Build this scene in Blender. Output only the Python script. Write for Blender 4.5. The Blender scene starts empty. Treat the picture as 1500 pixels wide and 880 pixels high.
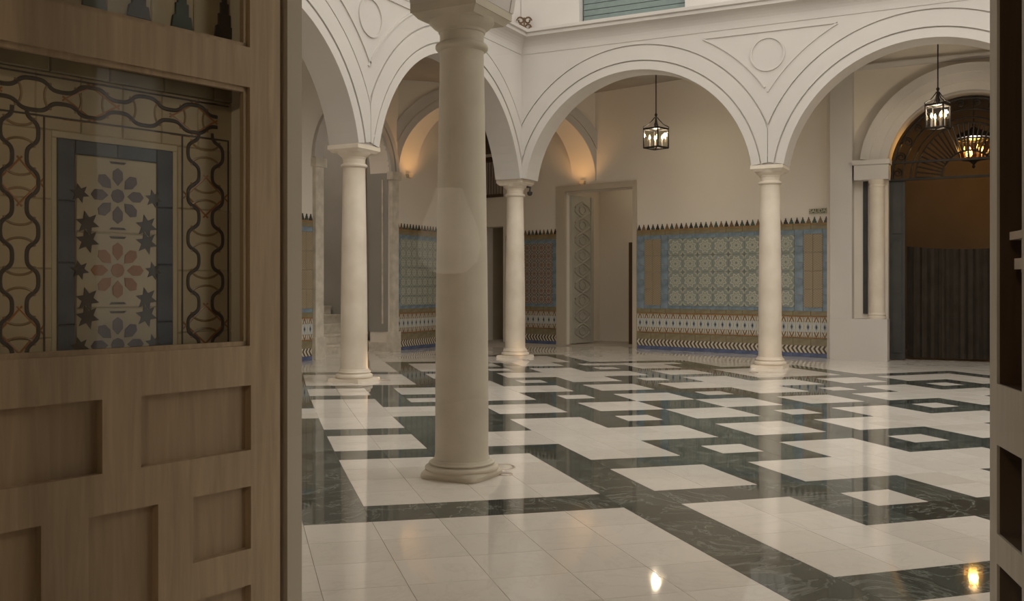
import bpy, math, random
from mathutils import Vector, Matrix
random.seed(7)
PI = math.pi
scn = bpy.context.scene
COL = scn.collection

# ------------------------------------------------------------------ camera, sky, exposure
# All plan numbers below are in eye heights (1 eye height = U metres); plan axes: x along the
# side arcade, y along the back arcade, z up; the viewer stands at plan (0, 0).
U = 1.25
F, HZ, YA = 1400.0, 418.0, -1.0923          # focal length and horizon row for a 1500 x 880 frame
CY, SY = math.cos(YA), math.sin(YA)
cam_d = bpy.data.cameras.new('camera')
cam = bpy.data.objects.new('camera', cam_d)
COL.objects.link(cam)
cam_d.sensor_width = 36.0
cam_d.lens = 36.0 * F / 1500.0
cam_d.shift_y = -(440.0 - HZ) / 1500.0
cam_d.clip_start = 0.02
cam.location = (0, 0, U)
cam.rotation_euler = (PI / 2, 0, YA)
scn.camera = cam

world = bpy.data.worlds.new('sky')
scn.world = world
world.use_nodes = True
bg = world.node_tree.nodes['Background']
bg.inputs['Color'].default_value = (1.0, 0.955, 0.905, 1)
bg.inputs['Strength'].default_value = 1.85

vs = scn.view_settings
vs.view_transform = 'Standard'
vs.look = 'None'
vs.gamma = 1.0
vs.exposure = 0.28
vs.use_curve_mapping = False
scn.cycles.max_bounces = 14
scn.cycles.diffuse_bounces = 7
scn.cycles.transparent_max_bounces = 16


# ------------------------------------------------------------------ material helpers
class NT:
    def __init__(self, name):
        self.m = bpy.data.materials.new(name)
        self.m.use_nodes = True
        self.t = self.m.node_tree
        self.b = self.t.nodes['Principled BSDF']
        self.out = self.t.nodes['Material Output']

    def n(self, kind, **kw):
        nd = self.t.nodes.new(kind)
        for k, v in kw.items():
            setattr(nd, k, v)
        return nd

    def put(self, sock, v):
        if isinstance(v, (int, float)):
            sock.default_value = v
        elif isinstance(v, tuple):
            sock.default_value = (v + (1,)) if (len(v) == 3 and sock.type == 'RGBA') else v
        else:
            self.t.links.new(v, sock)

    def math(self, op, a, b=0.0, c=0.0):
        nd = self.n('ShaderNodeMath', operation=op)
        self.put(nd.inputs[0], a)
        self.put(nd.inputs[1], b)
        if op in ('COMPARE', 'MULTIPLY_ADD'):
            self.put(nd.inputs[2], c)
        return nd.outputs[0]

    def mix(self, fac, a, b):
        nd = self.n('ShaderNodeMix', data_type='RGBA')
        self.put(nd.inputs[0], fac)
        self.put(nd.inputs[6], a)
        self.put(nd.inputs[7], b)
        return nd.outputs[2]

    def coord(self, which='Object'):
        return self.n('ShaderNodeTexCoord').outputs[which]

    def noise(self, vec, scale, detail=4.0, rough=0.55, dist=0.0):
        nd = self.n('ShaderNodeTexNoise')
        self.put(nd.inputs['Vector'], vec)
        nd.inputs['Scale'].default_value = scale
        nd.inputs['Detail'].default_value = detail
        nd.inputs['Roughness'].default_value = rough
        nd.inputs['Distortion'].default_value = dist
        return nd.outputs['Fac']

    def ramp(self, fac, *stops):
        nd = self.n('ShaderNodeValToRGB')
        el = nd.color_ramp.elements
        while len(el) < len(stops):
            el.new(0.5)
        for e, (p, c) in zip(el, stops):
            e.position = p
            e.color = c + (1,)
        self.put(nd.inputs[0], fac)
        return nd.outputs[0]

    def bump(self, h, strength=0.2, dist=0.01):
        nd = self.n('ShaderNodeBump')
        nd.inputs['Strength'].default_value = strength
        nd.inputs['Distance'].default_value = dist
        self.put(nd.inputs['Height'], h)
        self.t.links.new(nd.outputs[0], self.b.inputs['Normal'])

    def done(self, color, rough=0.6, metal=0.0, spec=0.5):
        self.put(self.b.inputs['Base Color'], color)
        self.put(self.b.inputs['Roughness'], rough)
        self.b.inputs['Metallic'].default_value = metal
        self.b.inputs['Specular IOR Level'].default_value = spec
        return self.m


def mottled(name, c1, c2, scale=2.0, rough=0.8, bump=0.05, bscale=25.0, spec=0.3, metal=0.0):
    k = NT(name)
    co = k.coord()
    col = k.ramp(k.noise(co, scale, 6), (0.3, c1), (0.7, c2))
    if bump:
        k.bump(k.noise(co, bscale, 5), bump, 0.01)
    return k.done(col, rough, metal, spec)


def slab_marble(name, a, b, vein, vamt, rough, spec):
    """polished marble; the per-slab attribute 'tint' shifts tone and pattern from slab to slab"""
    k = NT(name)
    at = k.n('ShaderNodeAttribute', attribute_name='tint')
    sep = k.n('ShaderNodeSeparateColor')
    k.put(sep.inputs[0], at.outputs['Color'])
    off = k.n('ShaderNodeVectorMath', operation='MULTIPLY_ADD')
    k.put(off.inputs[0], at.outputs['Color'])
    off.inputs[1].default_value = (17, 11, 5)
    k.put(off.inputs[2], k.coord())
    v = off.outputs[0]
    base = k.mix(sep.outputs[0], a, b)
    cloud = k.noise(v, 3.0, 6, 0.6, 0.8)
    base = k.mix(k.math('MULTIPLY', cloud, 0.45), base, b)
    w = k.noise(v, 1.7, 9, 0.65, 2.2)
    line = k.math('ABSOLUTE', k.math('SUBTRACT', w, 0.5))
    line = k.math('SUBTRACT', 1.0, k.math('MINIMUM', k.math('MULTIPLY', line, 38.0), 1.0))
    base = k.mix(k.math('MULTIPLY', line, vamt), base, vein)
    return k.done(base, rough, 0.0, spec)


M = {}
M['plaster'] = mottled('white_plaster', (0.545, 0.51, 0.48), (0.595, 0.56, 0.52), 1.2, 0.85, 0.04, 30)
M['cream_wall'] = mottled('cream_wall_paint', (0.76, 0.70, 0.615), (0.81, 0.745, 0.655), 0.9, 0.85, 0.03, 30)
M['trim'] = mottled('greige_trim_paint', (0.50, 0.44, 0.35), (0.55, 0.48, 0.385), 1.5, 0.6, 0.02, 30)
M['marble_col'] = mottled('pale_marble', (0.62, 0.54, 0.44), (0.78, 0.70, 0.60), 2.4, 0.38, 0.03, 18, 0.5)
M['stone_col'] = mottled('weathered_stone', (0.45, 0.40, 0.32), (0.54, 0.485, 0.39), 3.0, 0.7, 0.12, 40, 0.3)
M['marble_jamb'] = mottled('veined_marble_jamb', (0.50, 0.45, 0.37), (0.74, 0.68, 0.58), 6.0, 0.45, 0.03, 20, 0.5)
M['ceiling'] = mottled('dark_timber_ceiling', (0.30, 0.275, 0.24), (0.37, 0.34, 0.30), 2.0, 0.8, 0.1, 12)
M['grey_ceiling'] = mottled('grey_vault_plaster', (0.36, 0.33, 0.28), (0.42, 0.38, 0.32), 1.5, 0.85, 0.03, 30)
M['brown_dark'] = mottled('dark_brown_plaster', (0.085, 0.06, 0.042), (0.12, 0.085, 0.06), 1.5, 0.9, 0.03, 20)
M['stair_wall'] = mottled('stairwell_brown_wall', (0.30, 0.245, 0.205), (0.38, 0.315, 0.265), 1.1, 0.9, 0.03, 20)
M['grey_panel'] = mottled('grey_panel_and_shade', (0.30, 0.285, 0.255), (0.35, 0.33, 0.295), 1.5, 0.7, 0.02, 20)  # grey partition, and the shade colour laid on the stair reveal
M['iron'] = mottled('black_iron', (0.018, 0.015, 0.013), (0.035, 0.03, 0.025), 8, 0.5, 0.05, 60, 0.5, 0.6)
M['slate'] = mottled('dark_slate_door', (0.040, 0.042, 0.042), (0.065, 0.064, 0.060), 4, 0.5, 0.03, 30)
M['curtain'] = mottled('dark_curtain_cloth', (0.035, 0.028, 0.022), (0.055, 0.045, 0.036), 6, 0.95, 0.1, 80, 0.1)
M['hall_wall'] = mottled('hall_brown_plaster', (0.20, 0.15, 0.10), (0.25, 0.19, 0.13), 1.0, 0.9, 0.03, 20)
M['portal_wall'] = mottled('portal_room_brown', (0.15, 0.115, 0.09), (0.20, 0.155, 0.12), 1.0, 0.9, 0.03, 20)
M['slab_white'] = slab_marble('white_marble_slab', (0.80, 0.745, 0.68), (0.66, 0.61, 0.545), (0.52, 0.465, 0.40), 0.22, 0.045, 0.5)
M['slab_dark'] = slab_marble('black_green_marble_slab', (0.022, 0.029, 0.027), (0.085, 0.098, 0.088), (0.28, 0.30, 0.27), 0.5, 0.045, 0.38)
M['grout'] = NT('grey_grout').done((0.50, 0.455, 0.39), 0.9)
M['white_metal'] = NT('brushed_metal').done((0.60, 0.52, 0.46), 0.35, 0.9)
M['floor_lens'] = NT('milky_floor_lens').done((0.62, 0.57, 0.49), 0.12)
M['camera_black'] = NT('black_plastic').done((0.02, 0.018, 0.016), 0.4)
M['rust'] = mottled('rusty_iron', (0.10, 0.06, 0.035), (0.17, 0.11, 0.06), 9, 0.8, 0.1, 50)
M['blind'] = mottled('grey_green_blind_slat', (0.16, 0.20, 0.19), (0.20, 0.25, 0.235), 9, 0.7, 0.05, 60)
M['sign_green'] = NT('exit_sign_green').done((0.10, 0.115, 0.065), 0.5)
M['sign_pale'] = NT('exit_sign_lettering').done((0.62, 0.58, 0.46), 0.6)


def wood(name, c1, c2, rough=0.6):
    k = NT(name)
    mp = k.n('ShaderNodeMapping')
    k.put(mp.inputs['Vector'], k.coord())
    mp.inputs['Scale'].default_value = (18, 18, 1.2)
    g = k.noise(mp.outputs[0], 2.0, 8, 0.6, 0.6)
    col = k.ramp(g, (0.3, c1), (0.7, c2))
    k.bump(g, 0.12, 0.004)
    return k.done(col, rough, 0, 0.35)


M['pine'] = wood('aged_pine', (0.37, 0.275, 0.175), (0.52, 0.395, 0.26))
M['pine_panel'] = wood('aged_pine_panel', (0.35, 0.255, 0.16), (0.47, 0.35, 0.225))
M['lit_door_face'] = wood('courtyard_lit_wood', (0.56, 0.51, 0.44), (0.66, 0.61, 0.53), 0.55)  # pale colour stands in for courtyard light on the right leaf
M['walnut'] = wood('walnut_and_shade', (0.060, 0.031, 0.016), (0.095, 0.052, 0.028), 0.6)  # dark wood; on the right leaf its tone stands in for shade
M['white_door'] = wood('grey_white_door_paint', (0.42, 0.40, 0.34), (0.48, 0.455, 0.39), 0.6)


def emitter(name, col, strength):
    k = NT(name)
    k.b.inputs['Emission Color'].default_value = col + (1,)
    k.b.inputs['Emission Strength'].default_value = strength
    return k.done((0.8, 0.7, 0.5), 0.5)


M['bulb'] = emitter('candle_bulb', (1.0, 0.76, 0.46), 4.5)
M['lens_warm'] = emitter('warm_lamp_lens', (1.0, 0.55, 0.22), 0.6)
M['room_fill'] = emitter('room_fill_glow', (1.0, 0.84, 0.64), 11.0)  # glow of the unseen lamp added in the side room
M['stair_fill'] = emitter('stair_fill_glow', (1.0, 0.90, 0.80), 230.0)  # strong glow of the unseen lamp added in the stairwell
M['bulb_amber'] = emitter('amber_bulb', (1.0, 0.62, 0.25), 12.0)


def thin_glass(name, refl, tint, rough=0.0):
    k = NT(name)
    tr = k.n('ShaderNodeBsdfTransparent')
    tr.inputs[0].default_value = tint + (1,)
    gl = k.n('ShaderNodeBsdfGlossy')
    gl.inputs['Roughness'].default_value = rough
    lw = k.n('ShaderNodeLayerWeight')
    lw.inputs[0].default_value = 0.5
    sch = k.math('MULTIPLY_ADD', k.math('POWER', lw.outputs['Facing'], 5.0), 0.96, 0.04)
    ms = k.n('ShaderNodeMixShader')
    k.put(ms.inputs[0], k.math('MULTIPLY', sch, refl))
    k.put(ms.inputs[1], tr.outputs[0])
    k.put(ms.inputs[2], gl.outputs[0])
    k.t.links.new(ms.outputs[0], k.out.inputs['Surface'])
    return k.m


M['glass'] = thin_glass('clear_pane_glass', 0.15, (0.97, 0.97, 0.95))
M['lantern_glass'] = thin_glass('lantern_glass', 1.0, (0.86, 0.85, 0.80))
M['amber_glass'] = thin_glass('amber_lantern_glass', 1.0, (0.95, 0.55, 0.14))


M['screen_glass'] = thin_glass('screen_pane_glass', 1.0, (0.97, 0.97, 0.95))
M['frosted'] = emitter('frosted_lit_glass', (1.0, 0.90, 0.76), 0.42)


# ---- glazed tile materials (flat glaze decoration)
def uvpolar(k):
    sx = k.n('ShaderNodeSeparateXYZ')
    k.put(sx.inputs[0], k.coord('UV'))
    x = k.math('SUBTRACT', sx.outputs[0], 0.5)
    y = k.math('SUBTRACT', sx.outputs[1], 0.5)
    r = k.math('SQRT', k.math('ADD', k.math('MULTIPLY', x, x), k.math('MULTIPLY', y, y)))
    th = k.math('ARCTAN2', y, x)
    return x, y, r, th


def star_tile(name, ground, ring, star, dark, corner):
    k = NT(name)
    x, y, r, th = uvpolar(k)
    w = k.math('COSINE', k.math('MULTIPLY', th, 8.0))
    q = k.math('MULTIPLY', r, k.math('MULTIPLY_ADD', w, 0.16, 1.0))
    col = k.mix(k.math('LESS_THAN', q, 0.40), ground, dark)
    col = k.mix(k.math('LESS_THAN', q, 0.37), col, ring)
    col = k.mix(k.math('LESS_THAN', q, 0.27), col, dark)
    col = k.mix(k.math('LESS_THAN', q, 0.235), col, star)
    col = k.mix(k.math('LESS_THAN', q, 0.07), col, dark)
    ax = k.math('SUBTRACT', 0.5, k.math('ABSOLUTE', x))
    ay = k.math('SUBTRACT', 0.5, k.math('ABSOLUTE', y))
    rc = k.math('SQRT', k.math('ADD', k.math('MULTIPLY', ax, ax), k.math('MULTIPLY', ay, ay)))
    tc = k.math('ARCTAN2', ay, ax)
    qc = k.math('MULTIPLY', rc, k.math('MULTIPLY_ADD', k.math('COSINE', k.math('MULTIPLY', tc, 4.0)), -0.25, 1.0))
    col = k.mix(k.math('LESS_THAN', qc, 0.20), col, corner)
    col = k.mix(k.math('LESS_THAN', qc, 0.10), col, dark)
    return k.done(col, 0.25, 0, 0.5)


def stripe_tile(name, fn):
    k = NT(name)
    return k.done(fn(k, *uvpolar(k)), 0.25, 0, 0.5)


def lace(k, x, y, r, th):
    """white strapwork on brown edge with a blue-white middle and a dark spot"""
    ay = k.math('ABSOLUTE', y)
    ax = k.math('ABSOLUTE', x)
    d = k.math('ADD', ax, ay)
    col = k.mix(k.math('GREATER_THAN', ay, 0.22), (0.40, 0.44, 0.47), (0.20, 0.125, 0.07))
    col = k.mix(k.math('COMPARE', d, 0.34, 0.05), col, (0.62, 0.58, 0.48))
    col = k.mix(k.math('COMPARE', ax, 0.40, 0.06), col, (0.55, 0.53, 0.46))
    col = k.mix(k.math('COMPARE', d, 0.62, 0.05), col, (0.60, 0.56, 0.46))
    col = k.mix(k.math('LESS_THAN', d, 0.13), col, (0.04, 0.05, 0.07))
    col = k.mix(k.math('GREATER_THAN', ay, 0.455), col, (0.33, 0.16, 0.06))
    return col


def rope(k, x, y, r, th):
    s = k.math('FRACT', k.math('ADD', x, k.math('MULTIPLY', k.math('ABSOLUTE', k.math('SUBTRACT', y, 0.1)), 1.15)))
    col = k.mix(k.math('LESS_THAN', s, 0.5), (0.10, 0.075, 0.06), (0.62, 0.56, 0.44))
    return col


def damask(k, x, y, r, th):
    w = k.math('SINE', k.math('MULTIPLY', y, 50.0))
    v = k.math('SINE', k.math('MULTIPLY', x, 19.0))
    q = k.math('MULTIPLY', w, v)
    return k.mix(k.math('GREATER_THAN', q, 0.15), (0.29, 0.22, 0.14), (0.36, 0.31, 0.22))


M['star'] = star_tile('star_tile_glaze', (0.27, 0.30, 0.27), (0.50, 0.49, 0.41), (0.43, 0.43, 0.36), (0.19, 0.23, 0.22), (0.45, 0.44, 0.36))
M['star_brown'] = star_tile('brown_star_tile_glaze', (0.23, 0.18, 0.155), (0.42, 0.38, 0.33), (0.30, 0.20, 0.15), (0.11, 0.09, 0.09), (0.40, 0.36, 0.31))
M['lace'] = stripe_tile('strapwork_tile_glaze', lace)
M['rope'] = stripe_tile('rope_tile_glaze', rope)
M['damask'] = stripe_tile('brown_damask_tile_glaze', damask)


def glaze(name, c, v=0.15, rough=0.22):
    c2 = tuple(min(1, x * (1 + v)) for x in c)
    c1 = tuple(x * (1 - v) for x in c)
    return mottled(name, c1, c2, 9.0, rough, 0.02, 14, 0.5)


M['g_blue'] = glaze('blue_glaze', (0.20, 0.265, 0.32), 0.3)
M['g_cobalt'] = glaze('cobalt_glaze', (0.11, 0.14, 0.25), 0.3)
M['g_brown'] = glaze('honey_brown_glaze', (0.28, 0.18, 0.085), 0.2)
M['g_olive'] = glaze('olive_brown_glaze', (0.25, 0.21, 0.13), 0.2)
M['g_rust'] = glaze('orange_rust_glaze', (0.36, 0.15, 0.05), 0.2)
M['g_dark'] = glaze('dark_merlon_glaze', (0.045, 0.04, 0.035), 0.2)
M['g_green'] = glaze('dark_green_merlon_glaze', (0.05, 0.075, 0.06), 0.2, 0.5)
M['g_tan'] = glaze('brown_merlon_glaze', (0.17, 0.11, 0.065), 0.2)
M['g_cream'] = glaze('cream_glaze', (0.50, 0.41, 0.27), 0.08, 0.5)
M['g_ivory'] = glaze('ivory_glaze', (0.58, 0.50, 0.36), 0.06, 0.5)
M['g_slate'] = glaze('slate_blue_glaze', (0.085, 0.10, 0.135), 0.25, 0.5)
M['g_plum'] = glaze('plum_glaze', (0.13, 0.095, 0.115), 0.15, 0.5)
M['g_amber'] = glaze('amber_glaze', (0.36, 0.16, 0.065), 0.15, 0.5)
M['g_black'] = glaze('brown_black_glaze', (0.045, 0.032, 0.026), 0.2, 0.5)


# ------------------------------------------------------------------ mesh helpers
class MB:
    def __init__(self):
        self.v = []
        self.f = []
        self.t = []          # optional tint per face
        self.uv = {}         # optional face index -> list of uv

    def add(self, vs, fs):
        o = len(self.v)
        self.v += [tuple(p) for p in vs]
        self.f += [tuple(i + o for i in q) for q in fs]
        return self

    def hexa(self, b, t):
        """b, t: 4 bottom and 4 top corners, both counter-clockwise from above"""
        return self.add(list(b) + list(t), [(3, 2, 1, 0), (4, 5, 6, 7), (0, 1, 5, 4), (1, 2, 6, 5), (2, 3, 7, 6), (3, 0, 4, 7)])

    def box(self, x0, x1, y0, y1, z0, z1):
        return self.hexa([(x0, y0, z0), (x1, y0, z0), (x1, y1, z0), (x0, y1, z0)], [(x0, y0, z1), (x1, y0, z1), (x1, y1, z1), (x0, y1, z1)])

    def lathe(self, prof, seg=40, ang0=0.0):
        n = len(prof)
        vs = []
        for i in range(seg):
            a = ang0 + 2 * PI * i / seg
            vs += [(r * math.cos(a), r * math.sin(a), z) for r, z in prof]
        fs = []
        for i in range(seg):
            j = (i + 1) % seg
            for k in range(n - 1):
                fs.append((i * n + k, j * n + k, j * n + k + 1, i * n + k + 1))
        fs.append(tuple(i * n for i in range(seg))[::-1])
        fs.append(tuple(i * n + n - 1 for i in range(seg)))
        return self.add(vs, fs)

    def tube(self, pts, r, seg=8, closed=False, flat=None):
        pts = [Vector(p) for p in pts]
        n = len(pts)
        rings = []
        for i, p in enumerate(pts):
            a = pts[(i - 1) % n] if (closed or i > 0) else pts[0]
            b = pts[(i + 1) % n] if (closed or i < n - 1) else pts[-1]
            d = (b - a).normalized()
            ref = Vector(flat) if flat else (Vector((0, 0, 1)) if abs(d.z) < 0.9 else Vector((1, 0, 0)))
            s = d.cross(ref)
            if s.length < 1e-6:
                s = d.cross(Vector((0.3, 0.8, 0.1)))
            s.normalize()
            t = s.cross(d).normalized()
            rr = r(i / max(1, n - 1)) if callable(r) else r
            rings.append([p + s * rr * math.cos(2 * PI * k / seg) + t * rr * (0.35 if flat else 1.0) * math.sin(2 * PI * k / seg) for k in range(seg)])
        vs = [q for rg in rings for q in rg]
        fs = []
        m = n if closed else n - 1
        for i in range(m):
            j = (i + 1) % n
            for k in range(seg):
                l = (k + 1) % seg
                fs.append((i * seg + k, i * seg + l, j * seg + l, j * seg + k))
        if not closed:
            fs.append(tuple(range(seg))[::-1])
            fs.append(tuple((n - 1) * seg + k for k in range(seg)))
        return self.add(vs, fs)

    def prism(self, poly, frame, t0, t1):
        """poly: list of (s, z); frame(s, t, z) -> point; extruded from t0 to t1"""
        n = len(poly)
        vs = [frame(s, t0, z) for s, z in poly] + [frame(s, t1, z) for s, z in poly]
        fs = [tuple(range(n))[::-1], tuple(range(n, 2 * n))]
        for i in range(n):
            j = (i + 1) % n
            fs.append((i, j, j + n, i + n))
        return self.add(vs, fs)

    def build(self, name, mat, parent=None, loc=None, rot=None, smooth=None, scale=True):
        k = U if scale else 1.0
        me = bpy.data.meshes.new(name)
        me.from_pydata([(x * k, y * k, z * k) for x, y, z in self.v], [], self.f)
        me.update()
        import bmesh
        bm = bmesh.new()
        bm.from_mesh(me)
        if not self.t:
            bmesh.ops.recalc_face_normals(bm, faces=bm.faces)
        bm.to_mesh(me)
        bm.free()
        if self.t:
            at = me.color_attributes.new('tint', 'FLOAT_COLOR', 'CORNER')
            data = []
            for p in me.polygons:
                for _ in p.loop_indices:
                    data += list(self.t[p.index]) + [1.0]
            at.data.foreach_set('color', data)
        if self.uv:
            ul = me.uv_layers.new(name='UVMap')
            for p in me.polygons:
                if p.index in self.uv:
                    for li, uvc in zip(p.loop_indices, self.uv[p.index]):
                        ul.data[li].uv = uvc
        if smooth:
            for p in me.polygons:
                p.use_smooth = True
            me.set_sharp_from_angle(angle=math.radians(smooth))
        if mat:
            me.materials.append(M[mat])
        return link(name, me, parent, loc, rot)


def link(name, me, parent=None, loc=None, rot=None):
    o = bpy.data.objects.new(name, me)
    COL.objects.link(o)
    if loc:
        o.location = tuple(c * U for c in loc)
    if rot:
        o.rotation_euler = rot
    if parent:
        o.parent = parent
    return o


def tag(o, label, cat=None, group=None, kind=None):
    o['label'] = label
    if cat:
        o['category'] = cat
    if group:
        o['group'] = group
    if kind:
        o['kind'] = kind
    return o


def struct(o, label, cat):
    return tag(o, label, cat, None, 'structure')


def empty(name, loc, rot=0.0):
    o = bpy.data.objects.new(name, None)
    COL.objects.link(o)
    o.empty_display_size = 0.1
    o.location = tuple(c * U for c in loc)
    o.rotation_euler = (0, 0, rot)
    return o


class Frame:
    """a vertical plane: origin q (plan), direction d along it, normal n towards the viewer's side"""
    def __init__(self, q, d, n=None):
        l = math.hypot(*d)
        self.q = q
        self.d = (d[0] / l, d[1] / l)
        self.n = n if n else (-self.d[1], self.d[0])
        self.ang = math.atan2(self.d[1], self.d[0])
        self.flip = (self.d[0] * self.n[1] - self.d[1] * self.n[0]) < 0

    def __call__(self, s, t, z):
        return (self.q[0] + s * self.d[0] + t * self.n[0], self.q[1] + s * self.d[1] + t * self.n[1], z)

    def hit(self, px, py, t=0.0):
        """where the sight line through a photo pixel meets the plane (offset t): (s, z)"""
        a = (px - 750.0) / F
        r = (a * CY - SY, a * SY + CY)
        qn = self.q[0] * self.n[0] + self.q[1] * self.n[1] + t
        T = qn / (r[0] * self.n[0] + r[1] * self.n[1])
        s = (T * r[0] - self.q[0]) * self.d[0] + (T * r[1] - self.q[1]) * self.d[1]
        return s, 1.0 - (py - HZ) / F * T


def project(x, y, z):
    X = x * CY + y * SY
    Z = -x * SY + y * CY
    if Z < 0.05:
        return None
    return 750 + F * X / Z, HZ - F * (z - 1) / Z, Z


def arch_pts(c, half, zs, rise, n=36):
    R = (half * half + rise * rise) / (2 * rise)
    zc = zs + rise - R
    a = math.atan2(half, zs - zc)
    return [(c + R * math.sin(-a + 2 * a * k / n), zc + R * math.cos(-a + 2 * a * k / n)) for k in range(n + 1)]


def wall_body(fr, s0, s1, t0, t1, top, openings, zbot=0.0):
    """a wall from s0 to s1 with openings [(points of the opening's head, floor z of opening)]"""
    prof = [(s0, zbot)]
    for pts in sorted(openings, key=lambda p: p[0][0]):
        prof.append((pts[0][0], zbot))
        if abs(pts[0][1] - zbot) > 1e-6:
            prof.append(pts[0])
        prof += pts[1:-1]
        if abs(pts[-1][1] - zbot) > 1e-6:
            prof.append(pts[-1])
        prof.append((pts[-1][0], zbot))
    prof.append((s1, zbot))
    mb = MB()
    for (sa, za), (sb, zb) in zip(prof[:-1], prof[1:]):
        if abs(sa - sb) > 1e-6:
            mb.add([fr(sa, t1, za), fr(sb, t1, zb), fr(sb, t1, top), fr(sa, t1, top)], [(0, 1, 2, 3)])
            mb.add([fr(sa, t0, za), fr(sb, t0, zb), fr(sb, t0, top), fr(sa, t0, top)], [(3, 2, 1, 0)])
        if abs(sa - sb) > 1e-6 or abs(za - zb) > 1e-6:
            mb.add([fr(sa, t0, za), fr(sb, t0, zb), fr(sb, t1, zb), fr(sa, t1, za)], [(0, 1, 2, 3)])
    mb.add([fr(s0, t0, top), fr(s1, t0, top), fr(s1, t1, top), fr(s0, t1, top)], [(0, 1, 2, 3)])
    for s in (s0, s1):
        mb.add([fr(s, t0, zbot), fr(s, t1, zbot), fr(s, t1, top), fr(s, t0, top)], [(0, 1, 2, 3)])
    return mb


def ring_band(fr, c, half, zs, rise, r0, r1, t0, t1, clip=None, a_from=None, a_to=None, n=40, mb=None):
    """a curved flat band around an arch between radii R+r0 and R+r1"""
    R = (half * half + rise * rise) / (2 * rise)
    zc = zs + rise - R
    am = math.atan2(half, zs - zc)
    a0 = -am if a_from is None else a_from
    a1 = am if a_to is None else a_to
    mb = mb or MB()
    ring = []
    for k in range(n + 1):
        a = a0 + (a1 - a0) * k / n
        ri, ro = R + r0, R + r1
        if clip and abs(math.sin(a)) > 1e-6:
            lim = clip / abs(math.sin(a))
            ro = min(ro, lim)
            ri = min(ri, lim - 0.0005)
        p, q = (c + ri * math.sin(a), zc + ri * math.cos(a)), (c + ro * math.sin(a), zc + ro * math.cos(a))
        ring += [fr(p[0], t0, p[1]), fr(q[0], t0, q[1]), fr(q[0], t1, q[1]), fr(p[0], t1, p[1])]
    fs = []
    for k in range(n):
        for e in range(4):
            g = (e + 1) % 4
            fs.append((4 * k + e, 4 * k + g, 4 * k + 4 + g, 4 * k + 4 + e))
    fs += [(0, 1, 2, 3), (4 * n + 3, 4 * n + 2, 4 * n + 1, 4 * n)]
    mb.add(ring, fs)
    return mb


def extrude_profile(fr, prof, s0, s1):
    """prof: closed list of (t, z)"""
    mb = MB()
    n = len(prof)
    mb.add([fr(s0, t, z) for t, z in prof] + [fr(s1, t, z) for t, z in prof],
           [tuple(range(n))[::-1], tuple(range(n, 2 * n))] + [(i, (i + 1) % n, (i + 1) % n + n, i + n) for i in range(n)])
    return mb


# ------------------------------------------------------------------ plan
C1, C2, C3, C4 = (4.338, 2.547), (8.115, 6.07), (11.80, 6.07), (11.80, 2.575)
SPR, RISE, T = 2.45, 1.32, 0.36          # springing height, arch rise, arcade thickness
TOP = 6.5                                # top of the upper storey walls
CEIL = 4.16
FRr = Frame((11.80, 0.0), (0, 1), (-1, 0))        # back arcade, s = y
FRl = Frame((0.0, 6.07), (1, 0), (0, -1))         # side arcade, s = x
FRn = Frame((4.338, 0.0), (0, 1), (1, 0))         # near arcade, s = y, faces the courtyard
WR = Frame((13.70, 2.12), (0.2154, 0.9765), (-0.9765, 0.2154))   # tiled wall behind the back arcade (runs askew)
WL = Frame((0.0, 8.30), (1, 0), (0, -1))          # wall behind the side arcade
WN = Frame((2.10, 0.0), (0, 1), (1, 0))           # wall of the entrance hall
WP = Frame((13.62, 0.0), (0, 1), (-1, 0))         # wall with the arched portal

# ------------------------------------------------------------------ floor
# quadratic slab grid map: its lines bend very slightly
KF = [(3.53424, 2.5918), (0.17947, -0.21885), (0.21638, 0.20312), (0.00082, 0.00117), (-0.0017, -0.00078), (0.00026, -0.00012)]


def gxy(i, j):
    b = (1, i, j, i * i, i * j, j * j)
    return (sum(k[0] * e for k, e in zip(KF, b)), sum(k[1] * e for k, e in zip(KF, b)))


def near_sets(shrink):
    a = shrink
    out = []
    for k in range(-4, 5):
        out.append((-1 + 9 * k + a, 5 + 9 * k - a, -1 - 9 * k + a, 5 - 9 * k - a))
        out.append((4 + 9 * k + a, 10 + 9 * k - a, -6 - 9 * k + a, -9 * k - a))
    return out


NS = near_sets(0)
_in = {}


def inside_near(i, j):
    for s in range(0, 60):
        a, b = i - s, j - s
        for x0, x1, y0, y1 in NS:
            if x0 <= a < x1 and y0 <= b < y1:
                return True
    return False


def inside(i, j, sh):
    if sh:        # not on the one-slab black border of the patterned field
        return all(inside(i + a, j + b, 0) for a in (-1, 0, 1) for b in (-1, 0, 1))
    if (i, j) not in _in:
        _in[(i, j)] = inside_near(i, j) and inside_near(i, 21 - j) and inside_near(21 - j, 21 - i)
    return _in[(i, j)]


COLT = [(2 + 9 * k, 2 - 9 * k) for k in range(-3, 4)] + [(2 + 9 * k, 20 + 9 * k) for k in range(0, 2)] + [(20 + 9 * k, 20 - 9 * k) for k in range(-1, 3)]


def is_white(i, j):
    if not inside(i, j, 0):
        return True
    for cx, cy in COLT:
        if cx - 2 <= i < cx + 2 and cy - 2 <= j < cy + 2:
            return True
    if not inside(i, j, 1):
        return False
    if (i - 3) % 5 == 0 and (j - 3) % 5 == 0:
        return True
    for a in range(-3, 8):
        for b in range(-3, 9):
            cx, cy = 1 + 5 * a, 1 + 5 * b
            if abs(cx - i) > 4 or abs(cy - j) > 4:
                continue
            core = cx - 1 <= i < cx + 1 and cy - 1 <= j < cy + 1
            if (a + b) % 2:
                if core:
                    return True
            else:
                if core:
                    return (cx, cy) != (11, 11)
                if (cx - 1 <= i < cx + 1 and cy - 3 <= j < cy + 3) or (cy - 1 <= j < cy + 1 and cx - 3 <= i < cx + 3):
                    return True
    return False


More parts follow.
